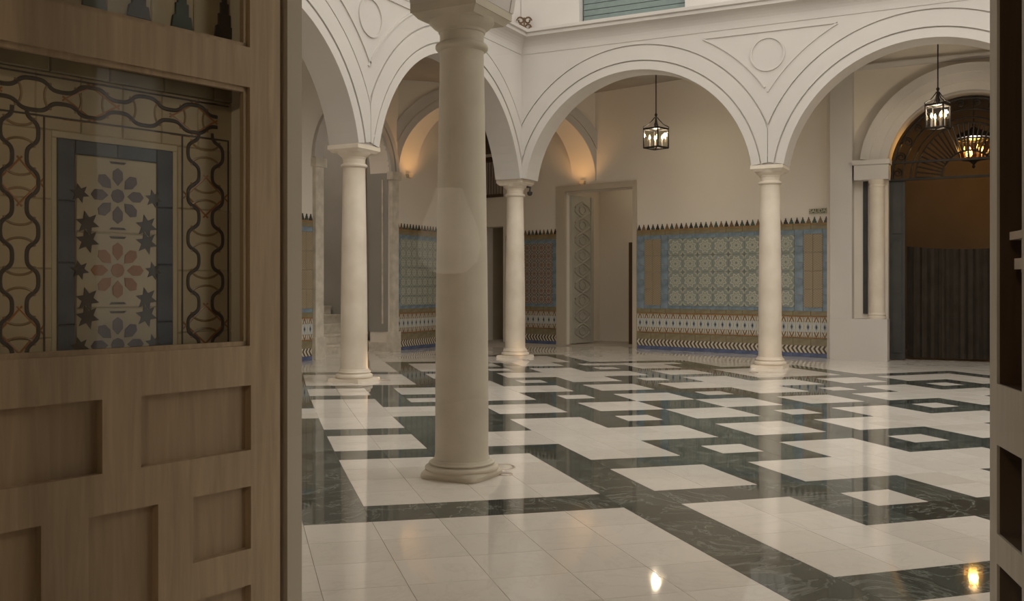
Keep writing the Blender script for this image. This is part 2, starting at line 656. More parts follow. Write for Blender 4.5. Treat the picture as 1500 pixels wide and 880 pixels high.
mb = MB()
mb.add([(-6, -7, -0.003), (18, -7, -0.003), (18, 12, -0.003), (-6, 12, -0.003), (-6, -7, -0.09), (18, -7, -0.09), (18, 12, -0.09), (-6, 12, -0.09)],
       [(0, 1, 2, 3), (7, 6, 5, 4), (0, 4, 5, 1), (1, 5, 6, 2), (2, 6, 7, 3), (3, 7, 4, 0)])
floor = struct(mb.build('floor', 'grout'), 'polished courtyard floor of white and black marble slabs in a stepped pattern', 'floor')


def slab(mb, i, j, white):
    g = 0.0028 if white else 0.002
    zt = 0.0
    zb = -0.0028
    e = g * 0.6
    lo = [gxy(i + g, j + g), gxy(i + 1 - g, j + g), gxy(i + 1 - g, j + 1 - g), gxy(i + g, j + 1 - g)]
    hi = [gxy(i + g + e, j + g + e), gxy(i + 1 - g - e, j + g + e), gxy(i + 1 - g - e, j + 1 - g - e), gxy(i + g + e, j + 1 - g - e)]
    n0 = len(mb.f)
    vs = [(x, y, zb) for x, y in lo] + [(x, y, zt) for x, y in hi]
    # the grid map flips orientation, so order for upward normals
    mb.add(vs, [(4, 5, 6, 7), (0, 1, 5, 4), (1, 2, 6, 5), (2, 3, 7, 6), (3, 0, 4, 7)])
    rt = random.random()
    rt = rt * rt * 0.9 if white else rt * 0.8
    tint = (rt, random.random(), random.random())
    mb.t += [tint] * 5


cells = []
for i in range(-16, 34):
    for j in range(-22, 38):
        x, y = gxy(i + 0.5, j + 0.5)
        if not (0.2 < x < 14.6 and -5.5 < y < 9.2):
            continue
        jac = [gxy(i, j), gxy(i + 1, j), gxy(i, j + 1)]
        cr = (jac[1][0] - jac[0][0]) * (jac[2][1] - jac[0][1]) - (jac[1][1] - jac[0][1]) * (jac[2][0] - jac[0][0])
        if cr < 0.02:
            continue
        pp = [project(*gxy(i + a, j + b), 0.0) for a, b in ((0, 0), (1, 0), (1, 1), (0, 1))]
        area = 0.0
        if all(pp):
            mx = sum(p[0] for p in pp) / 4
            my = sum(p[1] for p in pp) / 4
            if 430 < mx < 1460 and my < 900:
                area = abs(sum(pp[k][0] * pp[(k + 1) % 4][1] - pp[(k + 1) % 4][0] * pp[k][1] for k in range(4))) / 2
        cells.append((area, i, j, is_white(i, j)))
cells.sort(key=lambda c: -c[0])
rest = {True: MB(), False: MB()}
for k, (area, i, j, wh) in enumerate(cells):
    if k < 290 and area > 0:
        one = MB()
        slab(one, i, j, wh)
        one.build('white_marble_slab' if wh else 'black_marble_slab', 'slab_white' if wh else 'slab_dark', floor)
    else:
        slab(rest[wh], i, j, wh)
for wh in (True, False):
    o = rest[wh].build('white_slab_paving' if wh else 'black_slab_paving', 'slab_white' if wh else 'slab_dark', floor)
    o['kind'] = 'stuff'
# plain screed strip under the galleries' outer rooms and the hall
mb = MB()
mb.box(-6, 0.3, -7, 12, -0.0028, -0.0005)
mb.box(14.5, 18, -7, 12, -0.0028, -0.0005)
mb.box(0.3, 14.5, 9.1, 12, -0.0028, -0.0005)
plain = mb.build('plain_stone_paving', 'grout', floor)

# ------------------------------------------------------------------ arcades
CORN = [(T / 2 - 0.02, 4.13), (T / 2 + 0.030, 4.13), (T / 2 + 0.034, 4.19), (T / 2 + 0.040, 4.225), (T / 2 + 0.055, 4.255), (T / 2 + 0.078, 4.285), (T / 2 + 0.108, 4.31),
        (T / 2 + 0.145, 4.328), (T / 2 + 0.165, 4.335), (T / 2 + 0.165, 4.375), (T / 2 + 0.195, 4.385), (T / 2 + 0.20, 4.425), (T / 2 + 0.17, 4.435), (T / 2 - 0.02, 4.435)]


def arcade(name, label, fr, s0, s1, piers, bays, wins=(), top=TOP):
    """piers: column positions along s; bays: list of (centre, half span)"""
    op = [arch_pts(c, h, SPR, RISE, 40) for c, h in bays]
    w = wall_body(fr, s0, s1, -T / 2, T / 2, 4.40, op, SPR)
    # upper storey
    up = wall_body(fr, s0, s1, -T / 2, T / 2 - 0.01, top, [[(a, 4.40), (a, b[1]), (b[0], b[1]), (b[0], 4.40)] if False else [(a, zt), (b[0], zt)] for a, b, zt in ((x0, (x1,), z1) for x0, x1, z1 in wins)], 4.40)
    w.add(up.v, up.f)
    o = struct(w.build(name, 'plaster'), label, 'wall')
    for c, h in bays:
        cl = min([abs(p - c) for p in piers] + [h + 0.36]) - 0.004
        ring_band(fr, c, h, SPR, RISE, -0.004, 0.099, T / 2 - 0.02, T / 2 + 0.020, cl).build('archivolt_band', 'plaster', o, smooth=20)
        ring_band(fr, c, h, SPR, RISE, 0.117, 0.298, T / 2 - 0.02, T / 2 + 0.026, cl).build('archivolt_band', 'plaster', o, smooth=20)
        R = (h * h + RISE * RISE) / (2 * RISE)
        zc = SPR + RISE - R
        ro = R + 0.316
        lo_s, hi_s = max(c - cl - 0.004, s0), min(c + cl + 0.004, s1)
        if lo_s == c - cl - 0.004 and not any(abs(p - lo_s) < 0.02 for p in piers):
            lo_s = max(s0, c - h - 0.36)
        if not any(abs(p - hi_s) < 0.02 for p in piers):
            hi_s = min(s1, c + h + 0.36)
        sp = MB()
        N = 48
        bot = []
        for k in range(N + 1):
            sx = lo_s + (hi_s - lo_s) * k / N
            dd = ro * ro - (sx - c) ** 2
            zz = zc + math.sqrt(dd) if dd > 0 else SPR + 0.02
            bot.append((sx, max(SPR + 0.02, min(4.128, zz))))
        ring = []
        for sx, zz in bot:
            ring += [fr(sx, T / 2 - 0.01, zz), fr(sx, T / 2 + 0.022, zz), fr(sx, T / 2 + 0.022, 4.132), fr(sx, T / 2 - 0.01, 4.132)]
        fs = []
        for k in range(N):
            for e in range(3):
                fs.append((4 * k + e, 4 * k + e + 1, 4 * k + 5 + e, 4 * k + 4 + e))
        fs += [(0, 1, 2, 3), (4 * N + 3, 4 * N + 2, 4 * N + 1, 4 * N)]
        sp.add(ring, fs)
        sp.build('spandrel_plate', 'plaster', o)
    extrude_profile(fr, CORN, s0, s1).build('cornice', 'plaster', o)
    for p in piers:
        near = sorted([b for b in bays if abs(abs(b[0] - p) - b[1]) < 0.6], key=lambda b: b[0])
        R = (near[0][1] ** 2 + RISE ** 2) / (2 * RISE) if near else 1.5
        zc = SPR + RISE - R
        # triangle of thin mouldings with a roundel in the spandrel
        mbb = MB()
        zarc = []
        for b in near:
            sg = 1 if p > b[0] else -1
            cl = abs(p - b[0])
            r = R + 0.50
            if cl >= r:
                continue
            aa = math.asin(min(1, cl / r))
            at = math.acos(min(1, (4.045 - zc) / r))
            ring_band(fr, b[0], b[1], SPR, RISE, 0.49, 0.512, T / 2 - 0.02, T / 2 + 0.036, None, sg * at, sg * aa, 16, mbb)
            se = b[0] + sg * r * math.sin(at)
            zarc.append(se)
        if len(zarc) == 2:
            a, b2 = min(zarc), max(zarc)
            mbb.prism([(a, 4.045), (b2, 4.045), (b2, 4.068), (a, 4.068)], fr, T / 2 - 0.02, T / 2 + 0.036)
        for sgn, z0 in ((1, 2.55),):
            mbb.prism([(p - 0.075, z0), (p + 0.075, z0), (p + 0.085, z0 + 0.022), (p - 0.085, z0 + 0.022)], fr, T / 2 - 0.02, T / 2 + 0.02)
        mbb.build('spandrel_moulding', 'plaster', o)
        if len(near) == 2:
            rb = MB()
            n = 40
            vs = []
            for k in range(n):
                a = 2 * PI * k / n
                for rr, tt in ((0.186, T / 2 - 0.02), (0.208, T / 2 - 0.02), (0.208, T / 2 + 0.036), (0.186, T / 2 + 0.036)):
                    vs.append(fr(p + rr * math.sin(a), tt, 3.78 + rr * math.cos(a)))
            fs = []
            for k in range(n):
                for e in range(4):
                    g = (e + 1) % 4
                    fs.append((4 * k + e, 4 * k + g, 4 * ((k + 1) % n) + g, 4 * ((k + 1) % n) + e))
            rb.add(vs, fs)
            rb.build('roundel', 'plaster', o)
    return o


b_r = 3.495
wall_back = arcade('wall_back_arcade', 'white plaster arcade with the upstairs window over the tiled gallery wall', FRr, -4.6, 5.892, [2.56, -0.93, -4.42],
                   [(4.278, 1.53), (0.815, 1.56), (-2.675, 1.56)], [(3.591, 5.031, 6.6)])
wall_side = arcade('wall_side_arcade', 'white plaster arcade in front of the staircase arch', FRl, 4.52, 11.98, [8.125], [(9.918, 1.638), (6.33, 1.60)])
wall_near = arcade('wall_near_arcade', 'white plaster arcade carried by the weathered stone column', FRn, -4.6, 6.25, [2.547, -0.95], [(4.30, 1.55), (0.80, 1.55), (-2.70, 1.55)], (), 4.85)  # unseen upper wall kept low so sky light reaches the galleries
mb = wall_body(Frame((4.1, -4.7), (1, 0), (0, 1)), 0, 9.6, -0.15, 0.15, 4.85, [], 0)  # unseen wall, its top lowered to let more sky light in
struct(mb.build('wall_end', 'plaster'), 'plain white end wall closing the courtyard', 'wall')

# ------------------------------------------------------------------ columns


def column(label, xy, hb, mat, group=None):
    e = empty('marble_column' if mat == 'marble_col' else 'stone_column', (xy[0], xy[1], 0))
    tag(e, label, 'column', group)
    b = MB()
    ph = 0.022 if hb < 0.1 else hb * 0.28
    b.hexa([(-0.195, -0.195, 0), (0.195, -0.195, 0), (0.195, 0.195, 0), (-0.195, 0.195, 0)], [(-0.190, -0.190, ph), (0.190, -0.190, ph), (0.190, 0.190, ph), (-0.190, 0.190, ph)])
    if hb < 0.1:
        b = MB()
        N = 64
        lv = ((0.0, 7.0, 0.168), (0.012, 6.0, 0.176), (0.026, 4.0, 0.182), (0.038, 2.8, 0.180), (0.046, 2.2, 0.176), (0.05, 2.0, 0.168))
        vs = []
        for z, pw, r in lv:
            for q in range(N):
                a = 2 * PI * q / N
                f = (abs(math.cos(a)) ** pw + abs(math.sin(a)) ** pw) ** (-1 / pw)
                vs.append((r * f * math.cos(a), r * f * math.sin(a), z))
        fs = [(l * N + q, l * N + (q + 1) % N, (l + 1) * N + (q + 1) % N, (l + 1) * N + q) for l in range(len(lv) - 1) for q in range(N)]
        fs += [tuple(range(N))[::-1], tuple((len(lv) - 1) * N + q for q in range(N))]
        b.add(vs, fs)
        b.build('plinth', mat, e, smooth=40)
        ph = 0.036
    else:
        b.build('plinth', mat, e)
    h = hb - ph
    pr = [(0.180, ph)]
    for k in range(7):
        a = -PI / 2 + PI * k / 6
        pr.append((0.180 + 0.014 * math.cos(a), ph + h * 0.22 + h * 0.22 * math.sin(a)))
    pr += [(0.178, ph + h * 0.45), (0.168, ph + h * 0.50), (0.166, ph + h * 0.55)]
    for k in range(6):
        a = -PI / 2 + PI * k / 5
        pr.append((0.165 + 0.008 * math.cos(a), ph + h * 0.67 + h * 0.11 * math.sin(a)))
    pr += [(0.160, ph + h * 0.80), (0.157, ph + h * 0.88), (0.154, ph + h * 0.96), (0.146, ph + h)]
    b = MB()
    b.lathe(pr, 48)
    b.build('base', mat, e, smooth=40)
    b = MB()
    b.lathe([(0.145, hb), (0.140, hb + 0.03), (0.139, hb + 0.4), (0.135, hb + 0.9), (0.128, hb + 1.4), (0.120, hb + 1.85), (0.115, 2.21), (0.118, 2.225)], 48)
    b.build('shaft', mat, e, smooth=40)
    b = MB()
    b.lathe([(0.118, 2.222), (0.132, 2.232)] + [(0.132 + 0.007 * math.cos(a), 2.247 + 0.014 * math.sin(a)) for a in (-1.2, -0.6, 0, 0.6, 1.2)] + [(0.128, 2.264), (0.117, 2.27)], 48)
    b.build('neck_ring', mat, e, smooth=40)
    b = MB()
    b.lathe([(0.116, 2.268), (0.115, 2.30), (0.117, 2.318), (0.123, 2.322), (0.125, 2.335), (0.132, 2.34), (0.15, 2.352), (0.17, 2.372), (0.176, 2.388)], 48)
    b.build('capital', mat, e, smooth=40)
    b = MB()
    b.hexa([(-0.165, -0.165, 2.378), (0.165, -0.165, 2.378), (0.165, 0.165, 2.378), (-0.165, 0.165, 2.378)], [(-0.19, -0.19, 2.408), (0.19, -0.19, 2.408), (0.19, 0.19, 2.408), (-0.19, 0.19, 2.408)])
    b.box(-0.195, 0.195, -0.195, 0.195, 2.408, 2.452)
    b.build('abacus', mat, e)
    return e


column('weathered grey stone column standing on the large white slab square beside a floor light', C1, 0.095, 'stone_col')
column('pale marble column in front of the staircase arch', C2, 0.13, 'marble_col')
column('pale marble column at the inner corner of the two arcades', C3, 0.13, 'marble_col')
column('pale marble column in front of the long green star-tile panel', C4, 0.13, 'marble_col')
column('marble column at the corner of the near arcade behind the panelled door leaf', (4.338, 6.07), 0.13, 'marble_col')
column('marble column of the back arcade beyond the arched portal', (11.80, -0.93), 0.13, 'marble_col')

# ------------------------------------------------------------------ outer walls and ceilings
sd0, _ = WR.hit(933.5, 400)          # door trim edges on the tiled wall
sd1, _ = WR.hit(816.5, 400)
so0, zo = WR.hit(928, 275)
so1, _ = WR.hit(829, 282)
ZDOOR = 2.57
c0, _ = WR.hit(737, 400)
c1_, _ = WR.hit(706, 400)
wb = wall_body(WR, 0.0, 7.4, -0.30, 0.0, CEIL, [[(so0, ZDOOR), (so1, ZDOOR)], [(c0, 2.05), (c1_, 2.05)]], 0)
wall_r = struct(wb.build('wall_back', 'cream_wall'), 'cream gallery wall with tiled dado behind the back arcade', 'wall')

STAIR = (11.16, 0.81)        # centre and half width of the stair arch
wb = wall_body(WL, 4.0, 13.6, -0.35, 0.0, CEIL, [arch_pts(STAIR[0], STAIR[1], 2.72, 0.78, 30)], 0)
wall_l = struct(wb.build('wall_side', 'cream_wall'), 'cream gallery wall pierced by the staircase arch', 'wall')
mb = MB()
mb.box(13.6, 15.6, 9.2, 9.4, 0, CEIL)
mb.box(13.45, 13.6, 8.3, 9.4, 0, CEIL)
struct(mb.build('wall_corner', 'cream_wall'), 'cream wall closing the far gallery corner', 'wall')
# ceilings of the three galleries
mb = MB()
mb.box(11.98, 16.2, -5, 9.5, CEIL, CEIL + 0.15)
mb.box(2.1, 11.98, 6.25, 9.5, CEIL, CEIL + 0.15)
mb.box(2.1, 4.158, -5, 6.25, CEIL, CEIL + 0.15)
ceiling = struct(mb.build('ceiling', 'ceiling'), 'shaded grey-brown gallery ceiling above the arcades', 'ceiling')

# ------------------------------------------------------------------ tiled dado
SH = {}


def tile_mesh(key, w, h, mat, depth=0.012, poly=None):
    """shared mesh of one tile: local x along the wall, y out of the wall, z up"""
    if key in SH:
        return SH[key]
    b = MB()
    e = min(0.003, w * 0.06, h * 0.06)
    if poly is None:
        a = [(-w / 2, -h / 2), (w / 2, -h / 2), (w / 2, h / 2), (-w / 2, h / 2)]
        q = [(-w / 2 + e, -h / 2 + e), (w / 2 - e, -h / 2 + e), (w / 2 - e, h / 2 - e), (-w / 2 + e, h / 2 - e)]
    else:
        a = poly
        cx = sum(p[0] for p in a) / len(a)
        cz = sum(p[1] for p in a) / len(a)
        q = [(cx + (x - cx) * 0.94, cz + (z - cz) * 0.94) for x, z in a]
    n = len(a)
    b.add([(x, 0, z) for x, z in a] + [(x, depth, z) for x, z in a] + [(x, depth + e * 0.8, z) for x, z in q],
          [tuple(range(2 * n, 3 * n))] + [(i, (i + 1) % n, (i + 1) % n + n, i + n) for i in range(n)] + [(i + n, (i + 1) % n + n, (i + 1) % n + 2 * n, i + 2 * n) for i in range(n)])
    for fi, f in enumerate(b.f):
        b.uv[fi] = [(b.v[i][0] / w + 0.5, b.v[i][2] / h + 0.5) for i in f]
    b.t = [(0.5, 0.5, 0.5)] * len(b.f)
    o = b.build(key, mat)
    me = o.data
    bpy.data.objects.remove(o)
    SH[key] = me
    return me


def put_tile(name, me, fr, parent, s, z, t=0.0):
    ang = fr.ang
    # local y must point along fr.n
    if (-math.sin(ang)) * fr.n[0] + math.cos(ang) * fr.n[1] < 0:
        ang += PI
    return link(name, me, parent, fr(s, t, z), (0, 0, ang))


def run(name, key, mat, fr, parent, s0, s1, zc, w, h, t=0.0, depth=0.012):
    n = max(1, round((s1 - s0) / w))
    ww = (s1 - s0) / n
    me = tile_mesh('%s_%.4f_%.4f' % (key, ww, h), ww * 0.985, h * 0.985, mat, depth)
    for k in range(n):
        put_tile(name, me, fr, parent, s0 + (k + 0.5) * ww, zc, t)


def dado(fr, wall, s0, s1, fields, star='star', merlon=0.083):
    """fields: list of (kind, width); heights measured on the wall (in eye heights)"""
    run('skirting_tile', 'skirt', 'g_cobalt', fr, wall, s0, s1, 0.028, 0.26, 0.055)
    run('rope_tile', 'rope', 'rope', fr, wall, s0, s1, 0.1075, 0.065, 0.105)
    run('border_tile', 'olive', 'g_olive', fr, wall, s0, s1, 0.21, 0.26, 0.10)
    run('strapwork_tile', 'lace', 'lace', fr, wall, s0, s1, 0.4175, 0.118, 0.315)
    run('border_tile', 'brown', 'g_olive', fr, wall, s0, s1, 0.6075, 0.26, 0.065)
    zt, zb = 1.785, 0.64
    run('border_tile', 'rust', 'g_brown', fr, wall, s0, s1, 1.856, 0.26, 0.032)
    run('border_tile', 'olive2', 'g_olive', fr, wall, s0, s1, 1.8125, 0.26, 0.055)
    x = s0
    for kind, w in fields:
        if kind == 'blue':
            nz = 5
            hh = (zt - zb) / nz
            me = tile_mesh('bl_%.4f' % w, w * 0.97, hh * 0.985, 'g_blue')
            for q in range(nz):
                put_tile('blue_border_tile', me, fr, wall, x + w / 2, zb + (q + 0.5) * hh)
        else:
            run('blue_border_tile', 'blh_' + kind, 'g_blue', fr, wall, x, x + w, zt - 0.0325, 0.2, 0.065)
            run('blue_border_tile', 'blh_' + kind, 'g_blue', fr, wall, x, x + w, zb + 0.025, 0.2, 0.05)
            z0, z1 = zb + 0.05, zt - 0.065
            if kind == 'brown':
                nz = 4
                hh = (z1 - z0) / nz
                ww = w / 2
                me = tile_mesh('dm_%.4f' % ww, ww * 0.98, hh * 0.985, 'damask')
                for q in range(nz):
                    for r_ in range(2):
                        put_tile('damask_tile', me, fr, wall, x + (r_ + 0.5) * ww, z0 + (q + 0.5) * hh)
            else:
                nz = 4 if kind == 'star' else 7
                hh = (z1 - z0) / nz
                n = max(1, round(w / hh))
                ww = w / n
                me = tile_mesh('st%s_%.4f_%.4f' % (kind, ww, hh), ww * 0.985, hh * 0.985, star)
                for q in range(nz):
                    for r_ in range(n):
                        put_tile('star_tile', me, fr, wall, x + (r_ + 0.5) * ww, z0 + (q + 0.5) * hh)
        x += w
    n = max(1, round((s1 - s0) / merlon))
    ww = (s1 - s0) / n
    p = [(-0.47, -0.5), (0.47, -0.5), (0.40, -0.18), (0.27, -0.14), (0.21, 0.14), (0.11, 0.18), (0.05, 0.5), (-0.05, 0.5), (-0.11, 0.18), (-0.21, 0.14), (-0.27, -0.14), (-0.40, -0.18)]
    for k in range(n):
        mt = ('g_dark', 'g_tan', 'g_green')[(k * 7 + k // 3) % 3]
        me = tile_mesh('mer_%s_%.4f' % (mt, ww), ww, 0.085, mt, 0.014, [(a * ww * 0.80, c * 0.085) for a, c in p])
        put_tile('merlon_tile', me, fr, wall, s0 + (k + 0.5) * ww, 1.872 + 0.0425)


sR, _ = WR.hit(1215, 400)
sL = sd0
wtot = sL - sR
# going along +s (away from the viewer): blue, brown panel, blue, star field, blue, brown panel, blue
dado(WR, wall_r, sR, sL, [('blue', 0.09), ('brown', 0.28), ('blue', 0.13), ('star', wtot - 1.07), ('blue', 0.13), ('brown', 0.30), ('blue', 0.14)])
sa, _ = WR.hit(740, 400)
dado(WR, wall_r, sd1, sa - 0.02, [('blue', 0.10), ('fine', sa - 0.02 - sd1 - 0.2), ('blue', 0.10)], 'star_brown')
dado(WL, wall_l, 12.16, 13.58, [('blue', 0.09), ('fine', 1.24), ('blue', 0.09)], 'star')
dado(WL, wall_l, 8.75, 10.17, [('blue', 0.09), ('fine', 1.05), ('brown', 0.28)], 'star')

# ------------------------------------------------------------------ doorway in the tiled wall, room behind, carved leaf
mb = MB()
mb.prism([(sd0, 0), (so0, 0), (so0, ZDOOR), (so1, ZDOOR), (so1, 0), (sd1, 0), (sd1, ZDOOR + 0.10), (sd0, ZDOOR + 0.10)], WR, -0.02, 0.035)
fro = struct(mb.build('trim_1', 'trim'), 'flat greige door surround beside the long tiled dado', 'door trim')
mb = MB()
d1 = -1.5
for (a, b2) in (((so0 - 0.05, -0.30), (so0 - 0.05, d1)), ((so0 - 0.05, d1), (so1 + 0.35, d1)), ((so1 + 0.35, d1), (so1 + 0.35, -0.30))):
    p, q = WR(a[0], a[1], 0), WR(b2[0], b2[1], 0)
    mb.add([p, q, (q[0], q[1], 2.9), (p[0], p[1], 2.9)], [(0, 1, 2, 3)])
p = [WR(so0 - 0.05, -0.30, 2.9), WR(so0 - 0.05, d1, 2.9), WR(so1 + 0.35, d1, 2.9), WR(so1 + 0.35, -0.30, 2.9)]
mb.add(p, [(0, 1, 2, 3)])
struct(mb.build('wall_room', 'cream_wall'), 'plain beige room seen through the open doorway', 'wall')
bs0, _ = WR.hit(929, 400, -0.60)
bs1, _ = WR.hit(921, 400, -0.60)
b = MB()
b.prism([(bs0, 0.02), (bs1, 0.02), (bs1, 1.72), (bs0, 1.72)], WR, -0.63, -0.60)
tag(b.build('tall_dark_board', 'walnut'), 'tall dark board standing inside the doorway by the jamb', 'board')

e = empty('fill_lamp', WR((so0 + so1) / 2 + 0.1, -0.9, 2.9))  # unseen lamp added to brighten the side room
tag(e, 'unseen fill lamp added to brighten the room behind the doorway', 'lamp')
b = MB()
b.lathe([(0.10, 0.0), (0.10, -0.03), (0.07, -0.06), (0.002, -0.07)], 24)
b.build('shade', 'room_fill', e, smooth=40)
b = MB()
b.lathe([(0.115, 0.0), (0.115, -0.012), (0.10, -0.015)], 24)
b.build('rim', 'trim', e)

# carved lattice leaf, swung inwards on the far jamb
lf = Frame(WR(so1 - 0.015, -0.10, 0)[:2], (-WR.n[0] * 1.0 - 0.02 * WR.d[0], -WR.n[1] * 1.0 - 0.02 * WR.d[1]))
leaf = empty('door_3', lf(0, 0, 0.015))
struct(leaf, 'pale door leaf with carved lattice standing open in the doorway', 'door')
inv = Matrix.Translation(-leaf.location)


def lp(mb, name, mat, parent, **k):
    o = mb.build(name, mat, None, **k)
    o.parent = parent
    o.matrix_parent_inverse = Matrix.Translation(-Vector(parent.location))
    return o


W3 = 0.62
b = MB()
b.prism([(0, 0.02), (W3, 0.02), (W3, ZDOOR - 0.05), (0, ZDOOR - 0.05)], lf, -0.02, 0.02)
lp(b, 'leaf_board', 'white_door', leaf)
for sgn in (1, -1):
    b = MB()
    for (a0, a1) in ((0.0, 0.07), (W3 - 0.07, W3)):
        b.prism([(a0, 0.02), (a1, 0.02), (a1, ZDOOR - 0.05), (a0, ZDOOR - 0.05)], lf, sgn * 0.02, sgn * 0.04)
    lp(b, 'stile', 'white_door', leaf)
    nd = 9
    for k in range(nd):
        z0 = 0.10 + k * (ZDOOR - 0.25) / nd
        z1 = z0 + (ZDOOR - 0.25) / nd
        zm = (z0 + z1) / 2
        b = MB()
        cx = W3 / 2
        hw = 0.22
        for sx in (-1, 1):
            pts = []
            for q in range(9):
                u = q / 8
                pts.append(lf(cx + sx * hw * math.sin(PI * u), sgn * 0.03, z0 + (z1 - z0) * u))
            b.tube(pts, 0.018, 6)
        b.tube([lf(cx + 0.09 * math.cos(a), sgn * 0.03, zm + 0.07 * math.sin(a)) for a in [2 * PI * q / 12 for q in range(12)]], 0.014, 6, True)
        lp(b, 'lattice_carving', 'white_door', leaf)

# corner doorway with slatted shutter above
b = MB()
pc = [WR(c0, -0.30, 0), WR(c0, -1.0, 0), WR(c1_, -1.0, 0), WR(c1_, -0.30, 0)]
for i in range(3):
    p, q = pc[i], pc[i + 1]
    b.add([p, q, (q[0], q[1], 2.3), (p[0], p[1], 2.3)], [(0, 1, 2, 3)])
b.add([(x, y, 2.3) for x, y, _ in pc], [(0, 1, 2, 3)])
struct(b.build('wall_alcove', 'trim'), 'small shaded alcove behind the corner doorway', 'wall')
g0, gz0 = WR.hit(737, 288)
g1, gz1 = WR.hit(706, 215)
sh = struct(empty('window_3', WR((g0 + g1) / 2, 0, 2.9)), 'dark slatted shutter window above the corner doorway', 'window')
b = MB()
b.prism([(g0, gz0), (g1, gz0), (g1, 3.9), (g0, 3.9)], WR, 0.0, 0.02)
lp(b, 'backing', 'brown_dark', sh)
ns = 8
for k in range(ns):
    s = g0 + (k + 0.5) * (g1 - g0) / ns
    b = MB()
    b.prism([(s - 0.016, gz0 + 0.05), (s + 0.016, gz0 + 0.05), (s + 0.016, 3.2), (s - 0.016, 3.2)], WR, 0.02, 0.045)
    lp(b, 'slat', 'stair_wall', sh)
for z in (gz0, 3.22, 3.30):
    b = MB()
    b.prism([(g0 - 0.01, z), (g1, z), (g1, z + 0.05), (g0 - 0.01, z + 0.05)], WR, 0.0, 0.055)
    lp(b, 'rail', 'trim' if z > 3.25 else 'walnut', sh)

# ------------------------------------------------------------------ diagonal arch across the gallery corner, lit from its springings
eL0, eL1 = 12.22, 12.72
eR0, _ = WR.hit(872, 250)
eR1, _ = WR.hit(838, 250)
A0, B0 = WL(eL0, 0, 0)[:2], WR(eR0, 0, 0)[:2]
A1, B1 = WL(eL1, 0, 0)[:2], WR(eR1, 0, 0)[:2]
ZSP, ZRI = 2.72, 1.30


def dpt(P, Q, u, z):
    return (P[0] + (Q[0] - P[0]) * u, P[1] + (Q[1] - P[1]) * u, z)


def dcurve(P, Q, extra=0.0, n=36):
    out = []
    L = math.hypot(Q[0] - P[0], Q[1] - P[1]) / 2
    for k in range(n + 1):
        a = PI - PI * k / n
        out.append(dpt(P, Q, 0.5 + 0.5 * math.cos(a) * (1 + extra / L), ZSP + (ZRI + extra) * math.sin(a) ** 0.92))
    return out


b = MB()
fa, fb = dcurve(A0, B0), dcurve(A1, B1)
n = len(fa)
b.add(fa + fb, [(i, i + 1, i + 1 + n, i + n) for i in range(n - 1)])
for cur in (fa, fb):
    b.add(cur + [(x, y, CEIL) for x, y, z in cur], [(i, i + 1, i + 1 + n, i + n) for i in range(n - 1)])
darch = struct(b.build('wall_corner_arch', 'cream_wall', smooth=30), 'cream arch spanning the gallery corner, its soffit lit orange', 'wall')
dfr = Frame(A0, (B0[0] - A0[0], B0[1] - A0[1]))
if dfr.n[0] * -A0[0] + dfr.n[1] * -A0[1] < 0:
    dfr.n = (-dfr.n[0], -dfr.n[1])
for r0, r1, pr in ((0.0, 0.10, 0.02), (0.115, 0.26, 0.035)):
    lo, hi = dcurve(A0, B0, r0), dcurve(A0, B0, r1)
    off = lambda p, t: (p[0] + dfr.n[0] * t, p[1] + dfr.n[1] * t, p[2])
    b = MB()
    b.add([off(p, pr) for p in lo] + [off(p, pr) for p in hi] + [off(p, -0.02) for p in lo] + [off(p, -0.02) for p in hi],
          [(i, i + 1, i + 1 + n, i + n) for i in range(n - 1)] + [(i, i + 1, i + 1 + 2 * n, i + 2 * n) for i in range(n - 1)] + [(i + n, i + 1 + n, i + 1 + 3 * n, i + 3 * n) for i in range(n - 1)])
    b.build('archivolt_band', 'plaster', darch, smooth=30)

for nm, fr, s, lab in (('wall_uplight', WL, (eL0 + eL1) / 2, 'small wall uplight at the foot of the glowing arch on the staircase side'),
                       ('wall_uplight', WR, (eR0 + eR1) / 2, 'small wall uplight at the foot of the glowing arch above the doorway')):
    e = empty(nm, fr(s, 0.0, ZSP - 0.045))
    tag(e, lab, 'light', 'uplights at the corner arch')
    b = MB()
    b.prism([(s - 0.04, ZSP - 0.045), (s + 0.04, ZSP - 0.045), (s + 0.055, ZSP + 0.01), (s - 0.055, ZSP + 0.01)], fr, 0.0, 0.06)
    lp(b, 'housing', 'trim', e)
    b = MB()
    b.prism([(s - 0.045, ZSP + 0.01), (s + 0.045, ZSP + 0.01), (s + 0.045, ZSP + 0.013), (s - 0.045, ZSP + 0.013)], fr, 0.01, 0.05)
    lp(b, 'lens', 'lens_warm', e)
    ld = bpy.data.lights.new('uplight_lamp', 'SPOT')
    ld.energy = 16
    ld.color = (1.0, 0.52, 0.20)
    ld.spot_size = math.radians(120)
    ld.spot_blend = 0.6
    ld.shadow_soft_size = 0.10
    lo_ = bpy.data.objects.new('uplight_lamp', ld)
    COL.objects.link(lo_)
    lo_.location = tuple(c * U for c in fr(s, 0.34, ZSP - 0.22))
    lo_.rotation_euler = (PI, 0, 0)
    lo_.parent = e
    lo_.matrix_parent_inverse = Matrix.Translation(-Vector(e.location))

